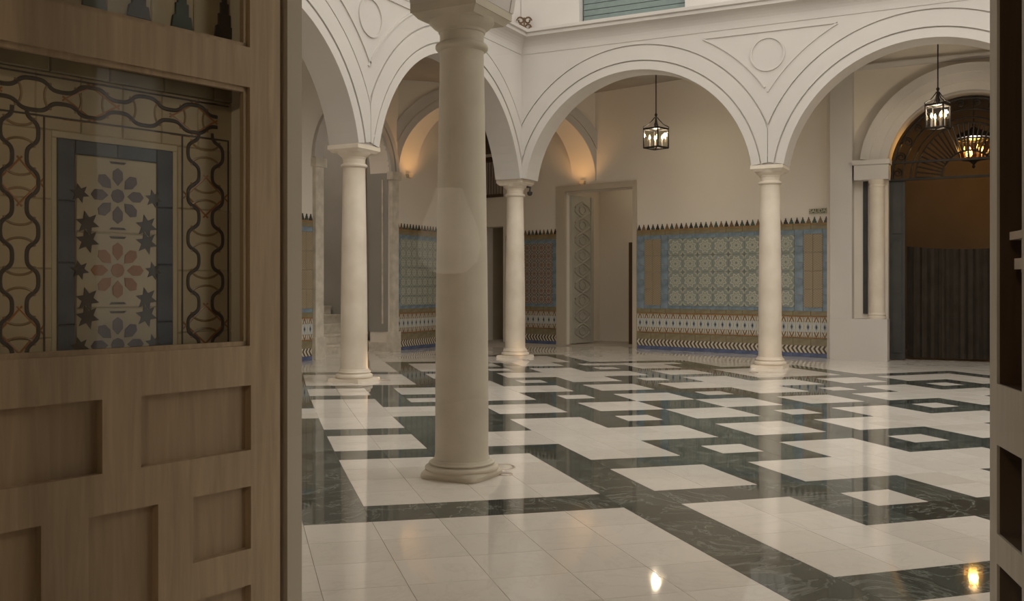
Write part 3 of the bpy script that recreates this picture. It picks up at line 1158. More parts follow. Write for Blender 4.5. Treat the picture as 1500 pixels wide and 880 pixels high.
# ------------------------------------------------------------------ staircase arch on the side wall
for s, wd in ((STAIR[0] - STAIR[1] - 0.09, 0.09), (STAIR[0] + STAIR[1] + 0.09, 0.09)):
    e = struct(empty('trim_2' if s < STAIR[0] else 'trim_3', WL(s, 0, 0)), 'veined marble jamb on the %s side of the staircase arch' % ('open' if s < STAIR[0] else 'tiled'), 'pilaster')
    for z0, z1, w2, t1, nm in ((0, 0.30, 0.115, 0.075, 'foot'), (0.30, 2.60, 0.085, 0.055, 'shaft'), (2.60, 2.72, 0.12, 0.085, 'capital')):
        b = MB()
        b.prism([(s - w2, z0), (s + w2, z0), (s + w2, z1), (s - w2, z1)], WL, -0.02, t1)
        lp(b, nm, 'marble_jamb', e)
b = ring_band(WL, STAIR[0], STAIR[1], 2.72, 0.78, 0.0, 0.10, -0.02, 0.04)
b.build('archivolt_band', 'plaster', wall_l, smooth=30)
b = ring_band(WL, STAIR[0], STAIR[1], 2.72, 0.78, 0.115, 0.20, -0.02, 0.055)
b.build('archivolt_band', 'plaster', wall_l, smooth=30)
b = MB()
b.box(STAIR[0] + STAIR[1] - 0.012, STAIR[0] + STAIR[1] - 0.001, 8.32, 8.66, 0.30, 2.70)
rl = b.build('reveal_shade_sheet', 'grey_panel', wall_l)  # thin grey sheet: the reveal's shade put in as colour
b = MB()
b.box(STAIR[0] + STAIR[1] - 0.022, STAIR[0] + STAIR[1] - 0.010, 8.40, 8.425, 0.42, 2.60)
b.build('reveal_bead', 'marble_jamb', wall_l)
b = MB()
b.box(STAIR[0] + STAIR[1] - 0.03, STAIR[0] + STAIR[1] - 0.001, 8.31, 8.66, 0.0, 0.14)
b.build('reveal_foot', 'marble_jamb', wall_l)
e = empty('fill_lamp', (10.6, 10.0, 4.4))  # unseen lamp added above the stairs to lift the dark stairwell
tag(e, 'unseen fill lamp added to brighten the stairwell', 'lamp')
b = MB()
b.lathe([(0.10, 0.0), (0.10, -0.03), (0.07, -0.06), (0.002, -0.07)], 24)
b.build('shade', 'stair_fill', e, smooth=40)
b = MB()
b.lathe([(0.115, 0.0), (0.115, -0.012), (0.10, -0.015)], 24)
b.build('rim', 'trim', e)
# stairwell
b = MB()
P = [(10.0, 8.65), (10.0, 11.6), (13.3, 11.6), (13.3, 8.65)]
for i in range(3):
    p, q = P[i], P[i + 1]
    b.add([p + (0,), q + (0,), q + (4.4,), p + (4.4,)], [(0, 1, 2, 3)])
b.add([p + (4.4,) for p in P], [(0, 1, 2, 3)])
struct(b.build('wall_stairwell', 'stair_wall'), 'dim brown stairwell walls behind the staircase arch', 'wall')
st = tag(empty('staircase', (11.0, 9.0, 0)), 'pale marble stair flight rising inside the staircase arch', 'staircase')
for k in range(9):
    b = MB()
    y0 = 8.72 + 0.24 * k
    b.box(10.02, 12.32, y0, y0 + 0.27, 0.0 if k == 0 else 0.135 * k - 0.02, 0.135 * (k + 1) - 0.03)
    b.box(10.02, 12.32, y0 - 0.018, y0 + 0.27, 0.135 * (k + 1) - 0.03, 0.135 * (k + 1))
    lp(b, 'step', 'marble_jamb', st)
b = MB()
b.box(12.35, 12.50, 8.70, 11.0, 0, 3.6)
gp_ = struct(b.build('wall_stair_side', 'grey_panel'), 'grey panelled partition beside the stair flight', 'wall')
for y0, y1, z0, z1 in ((8.695, 8.78, 0.42, 3.4), (9.0, 9.06, 0.42, 3.4)):
    b = MB()
    b.box(12.33, 12.36, y0, y1, z0, z1)
    b.build('panel_moulding', 'trim', gp_)

# ------------------------------------------------------------------ arched portal with iron fanlight
PC, PH, PSP, PR = 0.45, 0.97, 2.645, 0.86
wb = wall_body(WP, -4.6, 2.2, -0.35, 0.0, CEIL, [arch_pts(PC, PH, PSP, PR, 36)], 0)
wall_p = struct(wb.build('wall_portal', 'cream_wall'), 'cream wall around the arched portal with the iron fanlight', 'wall')
p0, _ = WP.hit(1216, 400, 0.20)
p1, _ = WP.hit(1248, 400, 0.20)
b = MB()
b.prism([(p1, 0), (p0, 0), (p0, CEIL), (p1, CEIL)], WP, 0.0, 0.20)
b.build('pier', 'plaster', wall_p)
for r0, r1, pr in ((-0.002, 0.10, 0.10), (0.10, 0.22, 0.125), (0.22, 0.335, 0.15)):
    ring_band(WP, PC, PH, PSP, PR, r0, r1, -0.02, pr).build('archivolt_band', 'plaster', wall_p, smooth=30)
# cornice line under the ceiling
extrude_profile(WP, [(-0.01, 3.90), (0.03, 3.90), (0.06, 3.95), (0.06, 3.97), (-0.01, 3.97)], -4.6, p1).build('ceiling_moulding', 'plaster', wall_p)
for sg, lab in ((1, 'white plinth block with engaged marble colonnette on the tiled-wall side of the portal'), (-1, 'white plinth block with engaged marble colonnette on the far side of the portal')):
    sc = PC + sg * (PH + 0.17)
    e = struct(empty('trim_4' if sg > 0 else 'trim_5', WP(sc, 0.1, 0)), lab, 'pilaster')
    i0, i1 = PC + sg * (PH - 0.02), (p0 if sg > 0 else PC - PH - 0.75)
    b = MB()
    b.prism([(min(i0, i1), 0), (max(i0, i1), 0), (max(i0, i1), 0.555), (min(i0, i1), 0.555)], WP, -0.02, 0.235)
    lp(b, 'plinth_block', 'plaster', e)
    b = MB()
    x, y, _ = WP(PC + sg * (PH + 0.12), 0.12, 0)
    b.lathe([(0.115, 0.555), (0.118, 0.58), (0.105, 0.60), (0.112, 0.615), (0.10, 0.64), (0.098, 1.2), (0.090, 2.30), (0.098, 2.31), (0.098, 2.33), (0.09, 2.34), (0.12, 2.40)], 32)
    o = lp(b, 'colonnette', 'marble_col', e)
    o.matrix_parent_inverse = Matrix.Translation(-Vector(e.location))
    o.location = (x * U, y * U, 0)
    b = MB()
    j0, j1 = PC + sg * (PH - 0.03), PC + sg * (PH + 0.40)
    b.prism([(min(j0, j1), 2.40), (max(j0, j1), 2.40), (max(j0, j1), 2.62), (min(j0, j1), 2.62)], WP, -0.02, 0.22)
    b.prism([(min(j0, j1) - 0.02, 2.60), (max(j0, j1) + 0.02, 2.60), (max(j0, j1) + 0.02, 2.66), (min(j0, j1) - 0.02, 2.66)], WP, -0.02, 0.24)
    lp(b, 'impost', 'plaster', e)
    b = MB()
    s_ = PC + sg * (PH + 0.28)
    b.prism([(s_ - 0.03, 0.62), (s_ + 0.03, 0.62), (s_ + 0.03, 2.40), (s_ - 0.03, 2.40)], WP, -0.005, 0.02)  # dark slate strip raised on the wall; no recess is cut
    lp(b, 'dark_strip', 'slate', e)
# fanlight grille
fan = struct(empty('window_2', WP(PC, -0.12, PSP)), 'black iron fanlight grille with radial bars inside the portal arch', 'window')
ZF = 2.40
tt = -0.14


def fpt(r, a, t=tt):
    return WP(PC + r * math.sin(a), t, ZF + r * math.cos(a) * 1.12)


for rr, rad in ((0.93, 0.022), (0.80, 0.013), (0.70, 0.012), (0.64, 0.012), (0.32, 0.013)):
    b = MB()
    b.tube([fpt(rr, -PI / 2 + PI * k / 40) for k in range(41)], rad, 6)
    lp(b, 'ring_bar', 'iron', fan)
for k in range(31):
    a = -PI / 2 + PI * (k + 0.5) / 31
    b = MB()
    b.tube([fpt(0.32, a), fpt(0.64, a)], 0.011, 6)
    lp(b, 'spoke', 'iron', fan)
for k in range(14):
    a = -PI / 2 + PI * (k + 0.5) / 14
    b = MB()
    pts = []
    for q in range(22):
        th = q * 0.42
        r_ = 0.055 * (1 - q / 30)
        cx = PC + 0.865 * math.sin(a)
        cz = ZF + 0.865 * math.cos(a) * 1.12
        pts.append(WP(cx + r_ * math.cos(th + a), tt, cz + r_ * math.sin(th + a)))
    b.tube(pts, 0.010, 5)
    lp(b, 'scroll', 'iron', fan)
for z in (2.63, 2.40):
    b = MB()
    b.prism([(PC - PH, z), (PC + PH, z), (PC + PH, z + 0.03), (PC - PH, z + 0.03)], WP, tt - 0.02, tt + 0.02)
    lp(b, 'crossbar', 'iron', fan)
# dark folding door panels at each side
for sg, lab in ((1, 'narrow dark slate door panel folded beside the colonnette'), (-1, 'narrow dark slate door panel folded at the far jamb of the portal')):
    a0, a1 = PC + sg * PH, PC + sg * (PH - 0.20)
    e = struct(empty('door_4' if sg > 0 else 'door_5', WP((a0 + a1) / 2, -0.16, 0)), lab, 'door')
    b = MB()
    b.prism([(min(a0, a1), 0.01), (max(a0, a1), 0.01), (max(a0, a1), 2.40), (min(a0, a1), 2.40)], WP, -0.20, -0.16)
    lp(b, 'board', 'slate', e)
    for z0, z1 in ((0.1, 0.8), (0.9, 1.6), (1.7, 2.3)):
        b = MB()
        m0, m1 = min(a0, a1) + 0.04, max(a0, a1) - 0.04
        b.prism([(m0, z0), (m1, z0), (m1, z1), (m0, z1)], WP, -0.16, -0.145)
        lp(b, 'raised_panel', 'slate', e)
# room behind the portal
b = MB()
P = [WP(PC - 1.6, -0.35, 0)[:2], WP(PC - 1.6, -2.4, 0)[:2], WP(PC + 1.6, -2.4, 0)[:2], WP(PC + 1.6, -0.35, 0)[:2]]
for i in range(3):
    p, q = P[i], P[i + 1]
    b.add([p + (0,), q + (0,), q + (4.0,), p + (4.0,)], [(0, 1, 2, 3)])
b.add([p + (4.0,) for p in P], [(0, 1, 2, 3)])
struct(b.build('wall_portal_room', 'portal_wall'), 'brown room glimpsed behind the portal', 'wall')


def curtain(label, s0, s1, z0, z1, t, folds, mat, sag=0.0):
    b = MB()
    n = folds * 8
    top, bot = [], []
    for k in range(n + 1):
        u = k / n
        s = s0 + (s1 - s0) * u
        w = 0.03 * math.sin(2 * PI * folds * u) + 0.012 * math.sin(2 * PI * folds * 2.3 * u + 1)
        top.append(WP(s, t + w * 0.8, z1 - sag * 4 * u * (1 - u)))
        bot.append(WP(s, t + w * 1.25, z0))
    nn = n + 1
    off = lambda p: (p[0] + 0.006, p[1], p[2])
    b.add(top + bot + [off(p) for p in top] + [off(p) for p in bot],
          [(i, i + 1, i + 1 + nn, i + nn) for i in range(n)] + [(i + 2 * nn, i + 1 + 2 * nn, i + 1 + 3 * nn, i + 3 * nn) for i in range(n)] + [(i, i + 1, i + 1 + 2 * nn, i + 2 * nn) for i in range(n)])
    return tag(b.build('curtain', mat, smooth=60), label, 'curtain')


curtain('dark floor-length curtain with soft folds filling the lower portal', PC - 0.76, PC + 0.76, 0.03, 1.53, -0.32, 13, 'curtain', 0.05)

# ------------------------------------------------------------------ lanterns


def lantern(label, x, y, zc, ztop, size, hgt, glass, bulb, power, col, hexa=False, rot=PI / 4 + 0.47):
    e = empty('hanging_lantern', (x, y, zc - hgt / 2), rot)
    tag(e, label, 'lantern', None)
    sides = 6 if hexa else 4
    zb, zt = 0.0, hgt
    R = size / 2
    R2 = R * (0.72 if hexa else 1.0)       # bottom narrower on the amber lantern
    cor = lambda r, k: (r * math.cos(2 * PI * k / sides + PI / sides), r * math.sin(2 * PI * k / sides + PI / sides))
    b = MB()
    b.tube([(0, 0, zt + 0.20), (0, 0, ztop - (zc - hgt / 2))], 0.008, 8)
    b.build('hanging_rod', 'iron', e)
    b = MB()
    b.lathe([(0.04, ztop - (zc - hgt / 2) - 0.02), (0.05, ztop - (zc - hgt / 2))], 16)
    b.build('ceiling_rose', 'iron', e)
    b = MB()
    b.lathe([(0.008, zt + 0.22), (0.022, zt + 0.20), (0.010, zt + 0.17), (0.016, zt + 0.10), (0.03, zt + 0.06), (0.012, zt + 0.02), (0.012, zt)], 12)
    b.build('finial', 'iron', e, smooth=50)
    for r, z, nm, th in ((R, zt, 'top_frame', 0.022), (R2, zb, 'bottom_frame', 0.020)):
        b = MB()
        for k in range(sides):
            p, q = cor(r, k), cor(r, k + 1)
            b.tube([p + (z,), q + (z,)], th * 0.6, 6)
        for k in range(sides):
            p = cor(r, k)
            b.tube([(0, 0, z), p + (z,)], th * 0.35, 5)
        b.build(nm, 'iron', e)
    for k in range(sides):
        p, q = cor(R, k), cor(R2, k)
        b = MB()
        b.tube([q + (zb,), p + (zt,)], 0.010, 6)
        b.build('corner_bar', 'iron', e)
        b = MB()
        pts = []
        for u in range(15):
            w = u / 14
            rr = R * (1.0 * (1 - w) + 0.10 * w) + 0.035 * math.sin(PI * min(1, w * 2.4))
            a = 2 * PI * k / sides + PI / sides
            pts.append((rr * math.cos(a), rr * math.sin(a), zt + 0.005 + 0.16 * w * w + 0.03 * math.sin(PI * w)))
        b.tube(pts, 0.007, 5)
        b.build('crown_scroll', 'iron', e)
        p, q = cor(R * 0.985, k), cor(R * 0.985, k + 1)
        p2, q2 = cor(R2 * 0.985, k), cor(R2 * 0.985, k + 1)
        b = MB()
        b.add([p2 + (zb + 0.01,), q2 + (zb + 0.01,), q + (zt - 0.01,), p + (zt - 0.01,)], [(0, 1, 2, 3)])
        b.build('glass_pane', glass, e)
    if hexa:
        b = MB()
        b.lathe([(0.005, -0.12), (0.025, -0.10), (0.012, -0.07), (0.05, -0.03), (R2 * 0.8, 0.0)], 16)
        b.build('drop_finial', 'iron', e, smooth=50)
        b = MB()
        b.lathe([(R * 0.35, zt + 0.13), (R * 0.9, zt + 0.08), (R * 1.05, zt + 0.02)], 24)
        b.build('canopy', 'iron', e, smooth=50)
    for k in range(4):
        a = PI / 4 + PI / 2 * k
        px, py = R * 0.52 * math.cos(a), R * 0.52 * math.sin(a)
        b = MB()
        b.lathe([(0.013, zb), (0.013, zb + hgt * 0.42), (0.006, zb + hgt * 0.43)], 10)
        o = b.build('candle', 'white_metal', e)
        o.location = (px * U, py * U, 0)
        b = MB()
        z0 = zb + hgt * 0.43
        b.lathe([(0.004, z0), (0.013, z0 + 0.015), (0.016, z0 + 0.03), (0.010, z0 + 0.05), (0.003, z0 + 0.068)], 12)
        o = b.build('flame_bulb', bulb, e, smooth=60)
        o.location = (px * U, py * U, 0)
    ld = bpy.data.lights.new('lantern_lamp', 'POINT')
    ld.energy = power
    ld.color = col
    ld.shadow_soft_size = 0.06
    lo_ = bpy.data.objects.new('lantern_lamp', ld)
    COL.objects.link(lo_)
    lo_.location = (0, 0, hgt * 0.75 * U)
    lo_.parent = e
    return e


lantern('black iron lantern with clear glass hanging over the doorway and tiled dado', 12.70, 4.335, 3.04, CEIL, 0.34, 0.26, 'lantern_glass', 'bulb', 20, (1, 0.86, 0.68))
lantern('black iron lantern with clear glass hanging in front of the arched portal', 12.70, 0.754, 3.05, CEIL, 0.30, 0.28, 'lantern_glass', 'bulb', 20, (1, 0.86, 0.68))
lantern('glowing amber lantern hanging inside the arched portal', 14.05, 0.40, 2.80, 4.0, 0.44, 0.26, 'amber_glass', 'bulb_amber', 50, (1, 0.90, 0.80), True)

# ------------------------------------------------------------------ small fixtures
s_, z_ = WR.hit(1198.5, 309)
e = empty('exit_sign', WR(s_, 0, z_))
tag(e, 'small green exit sign reading SALIDA above the merlon tiles', 'sign')
b = MB()
b.prism([(s_ - 0.125, z_ - 0.036), (s_ + 0.125, z_ - 0.036), (s_ + 0.125, z_ + 0.036), (s_ - 0.125, z_ + 0.036)], WR, 0.0, 0.02)
lp(b, 'sign_plate', 'sign_green', e)
b = MB()
for q in ((-0.125, 0.125, -0.036, -0.030), (-0.125, 0.125, 0.030, 0.036), (-0.125, -0.119, -0.036, 0.036), (0.119, 0.125, -0.036, 0.036)):
    b.prism([(s_ + q[0], z_ + q[2]), (s_ + q[1], z_ + q[2]), (s_ + q[1], z_ + q[3]), (s_ + q[0], z_ + q[3])], WR, 0.02, 0.024)
lp(b, 'sign_rim', 'sign_pale', e)
cu = bpy.data.curves.new('lettering', 'FONT')
cu.body = 'SALIDA'
cu.size = 0.072 * U
cu.align_x = 'CENTER'
cu.align_y = 'CENTER'
cu.extrude = 0.001
cu.offset = 0.0007
tx = bpy.data.objects.new('lettering', cu)
COL.objects.link(tx)
me = bpy.data.meshes.new_from_object(tx.evaluated_get(bpy.context.evaluated_depsgraph_get()))
bpy.data.objects.remove(tx)
me.materials.clear()
me.materials.append(M['sign_pale'])
# letters face along WR.n: text x axis runs towards -s
ang = math.atan2(-WR.d[1], -WR.d[0])
tx = link('lettering', me, None, WR(s_, 0.0225, z_), (PI / 2, 0, ang))
tx.parent = e
tx.matrix_parent_inverse = Matrix.Translation(-Vector(e.location))

# security camera on the corner capital
e = empty('security_camera', (11.66, 5.86, 2.28))
tag(e, 'small black security camera fixed beside the corner column capital', 'camera')
o_ = Vector((11.78, 5.845, 2.30))
b = MB()
b.lathe([(0.001, -0.035), (0.02, -0.03), (0.034, -0.012), (0.036, 0.0), (0.036, 0.02), (0.02, 0.028)], 16)
k = b.build('dome', 'camera_black', e, smooth=50)
k.location = (0.17 * U, -0.0 * U, -0.01 * U)
b = MB()
b.tube([(0.17, 0.0, 0.015), (0.19, 0.0, 0.075), (0.17, 0.05, 0.085)], 0.016, 8)
b.build('bracket', 'camera_black', e)

# iron scroll on the cornice corner
e = empty('iron_scroll', (11.50, 5.78, 4.435))
tag(e, 'rusty iron scroll standing on the cornice at the courtyard corner', 'ornament')
for sg in (-1, 1):
    for zz, r0 in ((0.04, 0.045), (0.13, 0.05)):
        b = MB()
        pts = []
        for q in range(20):
            th = q * 0.36
            r_ = r0 * (1 - q / 34)
            pts.append((sg * (0.05 + r_ * math.cos(th)) * 0.46, sg * -(0.05 + r_ * math.cos(th)) * 0.88, zz + r_ * math.sin(th)))
        b.tube(pts, 0.012, 6)
        b.build('scroll', 'rust', e)
b = MB()
b.tube([(0, 0, 0), (0, 0, 0.17)], 0.012, 6)
b.build('stem', 'rust', e)

# floor lights by the columns


def floor_light(label, x, y, r, power, target):
    e = empty('floor_light', (x, y, 0))
    tag(e, label, 'light', None)
    b = MB()
    b.lathe([(r, -0.01), (r, 0.004), (r * 0.93, 0.006), (r * 0.86, 0.004), (r * 0.84, 0.001)], 32)
    b.build('rim', 'white_metal', e, smooth=40)
    b = MB()
    b.lathe([(r * 0.84, 0.001), (r * 0.83, 0.003), (r * 0.4, 0.005), (0.001, 0.0055)], 32)
    b.build('lens', 'floor_lens', e, smooth=40)
    if power:
        ld = bpy.data.lights.new('floor_lamp', 'SPOT')
        ld.energy = power
        ld.color = (1, 0.62, 0.32)
        ld.spot_size = math.radians(50)
        ld.spot_blend = 0.8
        ld.shadow_soft_size = 0.03
        lo_ = bpy.data.objects.new('floor_lamp', ld)
        COL.objects.link(lo_)
        p = Vector((x * U, y * U, 0.02))
        d = Vector((target[0] * U, target[1] * U, target[2] * U)) - p
        lo_.location = (0, 0, 0.02)
        lo_.rotation_euler = d.to_track_quat('-Z', 'Y').to_euler()
        lo_.parent = e


def gpix(px, py):
    Z = F / (py - HZ)
    X = (px - 750) / F * Z
    return X * CY - Z * SY, X * SY + Z * CY


x, y = gpix(732, 684)
floor_light('round recessed floor light beside the weathered stone column', x, y, 0.085, 2.0, (C1[0], C1[1], 0.15))
x, y = gpix(740, 694.5)
b = MB()
b.lathe([(0.04, 0.0), (0.04, 0.004), (0.03, 0.006), (0.001, 0.006)], 20)
tag(b.build('floor_socket', 'white_metal', None, (x, y, 0)), 'small round floor socket cover next to the recessed floor light', 'socket cover')
x, y = gpix(563, 557)
floor_light('recessed floor light beside the column before the staircase arch', x, y, 0.06, 7.0, (C2[0], C2[1], 0.30))
x, y = gpix(1104, 545.5)
floor_light('recessed floor light beside the column before the green tile panel', x, y, 0.05, 1.5, (C4[0], C4[1], 0.15))
x, y = gpix(770, 527)
floor_light('recessed floor light beside the inner corner column', x, y, 0.05, 2.0, (C3[0], C3[1], 0.15))

# upstairs window with blinds
wv = struct(empty('window_1', FRr(4.31, 0, 4.45)), 'upstairs window with grey-green slatted blind above the cornice', 'window')
b = MB()
b.prism([(3.591, 4.45), (5.031, 4.45), (5.031, 6.6), (3.591, 6.6)], FRr, -0.10, -0.06)
lp(b, 'pane', 'slate', wv)
for k in range(26):
    z = 4.50 + k * 0.08
    b = MB()
    b.prism([(3.61, z), (5.01, z), (5.01, z + 0.072), (3.61, z + 0.072)], FRr, 0.04 + 0.0, 0.065)
    lp(b, 'slat', 'blind', wv)
b = MB()
b.prism([(3.591, 4.40), (5.031, 4.40), (5.031, 4.50), (3.591, 4.50)], FRr, -0.06, 0.10)
lp(b, 'sill', 'blind', wv)

# ------------------------------------------------------------------ entrance hall: wall, door leaves, tiled jamb wall
HV0, HV1 = 0.031 - 0.10, 1.755 + 0.08
wb = wall_body(WN, -5.0, 8.65, -0.12, 0.0, CEIL, [[(HV0, 2.5), (HV1, 2.5)]], 0)
struct(wb.build('wall_near', 'cream_wall'), 'cream wall with the wide doorway between hall and gallery', 'wall')
b = MB()
P = [(1.98, -2.2), (-5.5, -2.2), (-5.5, 4.2), (1.98, 4.2)]
for i in range(3):
    p, q = P[i], P[i + 1]
    b.add([p + (0,), q + (0,), q + (3.0,), p + (3.0,)], [(0, 1, 2, 3)])
b.add([p + (3.0,) for p in P], [(0, 1, 2, 3)])
struct(b.build('wall_hall', 'hall_wall'), 'brown plaster walls of the entrance hall', 'wall')

# left leaf: plane through the hinge, running back towards the viewer
HS = math.radians(38.6)


def cam2plan(X, Z):
    return (X * CY - Z * SY, X * SY + Z * CY)


hx, hz_ = -0.591, 2.67
q0 = cam2plan(hx, hz_)
q1 = cam2plan(hx - math.sin(HS), hz_ - math.cos(HS))
LF = Frame(q0, (q1[0] - q0[0], q1[1] - q0[1]))
if LF.n[0] * -q0[0] + LF.n[1] * -q0[1] < 0:
    LF.n = (-LF.n[0], -LF.n[1])


def relief(fr, s0, s1, z0, z1, holes, ta, tb, name, mat, parent):
    """a board between t=ta and t=tb with rectangular holes cut right through"""
    ss = sorted({s0, s1} | {h[0] for h in holes} | {h[1] for h in holes})
    zs = sorted({z0, z1} | {h[2] for h in holes} | {h[3] for h in holes})
    ss = [s for s in ss if s0 <= s <= s1]
    zs = [z for z in zs if z0 <= z <= z1]
    solid = lambda i, j: 0 <= i < len(ss) - 1 and 0 <= j < len(zs) - 1 and not any(h[0] <= (ss[i] + ss[i + 1]) / 2 <= h[1] and h[2] <= (zs[j] + zs[j + 1]) / 2 <= h[3] for h in holes)
    b = MB()
    for i in range(len(ss) - 1):
        for j in range(len(zs) - 1):
            if not solid(i, j):
                continue
            a, c, e_, g = ss[i], ss[i + 1], zs[j], zs[j + 1]
            b.add([fr(a, tb, e_), fr(c, tb, e_), fr(c, tb, g), fr(a, tb, g)], [(0, 1, 2, 3)])
            b.add([fr(a, ta, e_), fr(c, ta, e_), fr(c, ta, g), fr(a, ta, g)], [(3, 2, 1, 0)])
            for (di, dj, p, q) in ((-1, 0, (a, e_), (a, g)), (1, 0, (c, e_), (c, g)), (0, -1, (a, e_), (c, e_)), (0, 1, (a, g), (c, g))):
                if not solid(i + di, j + dj):
                    b.add([fr(p[0], ta, p[1]), fr(q[0], ta, q[1]), fr(q[0], tb, q[1]), fr(p[0], tb, p[1])], [(0, 1, 2, 3)])
    return lp(b, name, mat, parent)


LH = 2.40
LW = 0.97
dl = struct(empty('door_1', LF(0.5, 0, 0)), 'aged pine door leaf with glazed upper openings and recessed lower panels', 'door')
gl_open = [(0.168, 0.885, 0.840, 1.526), (0.168, 0.885, 1.632, 2.28)]
panels = [(0.165, 0.480, 0.563, 0.735), (0.577, 0.890, 0.563, 0.735), (0.435, 0.610, 0.10, 0.467), (0.165, 0.339, 0.301, 0.467), (0.718, 0.890, 0.10, 0.470), (0.165, 0.339, 0.05, 0.205)]
relief(LF, 0.070, LW, 0.01, LH, gl_open + panels, -0.045, 0.0, 'leaf_frame', 'pine', dl)
for (a, c, e_, g) in panels:
    b = MB()
    b.prism([(a - 0.01, e_ - 0.01), (c + 0.01, e_ - 0.01), (c + 0.01, g + 0.01), (a - 0.01, g + 0.01)], LF, -0.042, -0.026)
    lp(b, 'panel', 'pine_panel', dl)
for (a, c, e_, g) in gl_open:
    b = MB()
    b.prism([(a - 0.004, e_ - 0.004), (c + 0.004, e_ - 0.004), (c + 0.004, g + 0.004), (a - 0.004, g + 0.004)], LF, -0.030, -0.026)
    lp(b, 'glass_pane', 'glass', dl)
    b = MB()
    for q in ((a, a + 0.012, e_, g), (c - 0.012, c, e_, g), (a, c, e_, e_ + 0.012), (a, c, g - 0.012, g)):
        b.prism([(q[0], q[2]), (q[1], q[2]), (q[1], q[3]), (q[0], q[3])], LF, -0.026, -0.012)
    lp(b, 'glazing_bead', 'pine', dl)
# door post at the hinge; pale colour stands in for light from the courtyard
b = MB()
b.prism([(-0.005, 0.0), (0.045, 0.0), (0.045, 2.5), (-0.005, 2.5)], LF, -0.10, 0.0)
tp = struct(lp(b, 'trim_6', 'trim', dl), 'door post coloured pale for courtyard light, carrying the glazed leaf', 'door post')
tp.parent = None
tp.matrix_parent_inverse = Matrix.Identity(4)

# right leaf
HS2 = math.radians(12.0)
q0 = cam2plan(0.939, 1.878)
q1 = cam2plan(0.939 - math.sin(HS2), 1.878 - math.cos(HS2))
RF = Frame(q0, (q1[0] - q0[0], q1[1] - q0[1]))
if RF.n[0] * -q0[0] + RF.n[1] * -q0[1] < 0:
    RF.n = (-RF.n[0], -RF.n[1])
dr = struct(empty('door_2', RF(0.4, 0, 0)), 'wooden door leaf coloured pale for courtyard light, dark for shade in the deep panels, with a metal latch', 'door')
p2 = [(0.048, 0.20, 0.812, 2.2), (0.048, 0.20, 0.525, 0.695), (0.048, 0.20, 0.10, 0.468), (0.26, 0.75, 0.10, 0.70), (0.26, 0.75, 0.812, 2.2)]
relief(RF, 0.0, 0.85, 0.01, LH, p2, -0.005, 0.0, 'lit_leaf_facing', 'lit_door_face', dr)  # thin pale layer: courtyard light put into the face colour
relief(RF, 0.0, 0.85, 0.01, LH, p2, -0.07, -0.005, 'shaded_leaf_core', 'walnut', dr)  # dark layer: shade of the reveals put into the wood colour
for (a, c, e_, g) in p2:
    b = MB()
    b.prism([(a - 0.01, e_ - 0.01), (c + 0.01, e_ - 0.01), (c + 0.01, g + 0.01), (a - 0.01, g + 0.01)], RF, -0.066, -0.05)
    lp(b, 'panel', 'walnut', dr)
b = MB()
b.prism([(0.075, 1.025), (0.19, 1.025), (0.19, 1.105), (0.075, 1.105)], RF, -0.05, -0.035)
lp(b, 'latch_plate', 'white_metal', dr)
b = MB()
b.prism([(0.085, 1.085), (0.19, 1.085), (0.19, 1.10), (0.085, 1.10)], RF, -0.036, -0.012)
b.prism([(0.10, 1.03), (0.19, 1.03), (0.19, 1.05), (0.10, 1.05)], RF, -0.036, -0.016)
lp(b, 'latch_bolt', 'white_metal', dr)

# tiled side wall of the entrance, parallel to the leaf and just behind it
TF = Frame(LF(0, -0.13, 0)[:2], LF.d, LF.n)
b = wall_body(TF, -0.05, 2.3, -0.12, 0.0, 3.0, [], 0)
wt = struct(b.build('wall_entry_left', 'trim'), 'entrance side wall faced with painted tiles behind the glazed leaf', 'wall')


def tslab(name, mat, s0, s1, z0, z1, t0=0.0, d=0.010, par=None):
    g = 0.0005
    me = tile_mesh('%s_%s_%.4f_%.4f' % (name, mat, s1 - s0, z1 - z0), s1 - s0 - g, z1 - z0 - g, mat, d)
    return put_tile(name, me, TF, par or wt, (s0 + s1) / 2, (z0 + z1) / 2, t0)


# measured outlines on the tile plane
sb0, zb0 = TF.hit(331, 300)       # outer edge of the knot border
sb1, _ = TF.hit(262, 300)
sf0, _ = TF.hit(250, 300)         # blue frame
sf1, _ = TF.hit(80, 300)
ss0, _ = TF.hit(226, 300)         # star panel
ss1, _ = TF.hit(107, 300)
sk0, _ = TF.hit(62, 300)
sk1, _ = TF.hit(-14, 300)
_, zt0 = TF.hit(165, 128)         # knot border top (outer), inner
_, zt1 = TF.hit(165, 186)
_, zf1 = TF.hit(165, 212)         # blue frame top
_, zs1 = TF.hit(165, 232)         # star panel top
ZB = 0.55
# cream ground tiles; the top row takes darker olive to stand in for shade
run('ground_tile', 'gr_t', 'g_olive', TF, wt, sb0 - 0.10, sk1 + 0.02, (zt0 + 0.009 + 1.62) / 2, 0.16, 1.62 - zt0 - 0.009)
hh = (zf1 + 0.016) - ZB
for (a, c) in ((sb0 - 0.012, sf0 - 0.012), (sf1 + 0.012, sk1 + 0.012)):
    for k in range(5):
        tslab('border_ground_tile', 'g_cream', a, c, ZB + hh * k / 5, ZB + hh * (k + 1) / 5)
n = 6
for k in range(n):
    a = sb0 - 0.012 + (sk1 - sb0 + 0.024) * k / n
    tslab('border_ground_tile', 'g_cream', a, a + (sk1 - sb0 + 0.024) / n, zf1 + 0.016, zt0 + 0.008)
for (a, c) in ((sf0 - 0.012, sf0), (sf1, sf1 + 0.012)):
    tslab('edge_strip', 'g_ivory', a, c, ZB, zf1)
tslab('edge_strip', 'g_ivory', sf0 - 0.012, sf1 + 0.012, zf1, zf1 + 0.016)
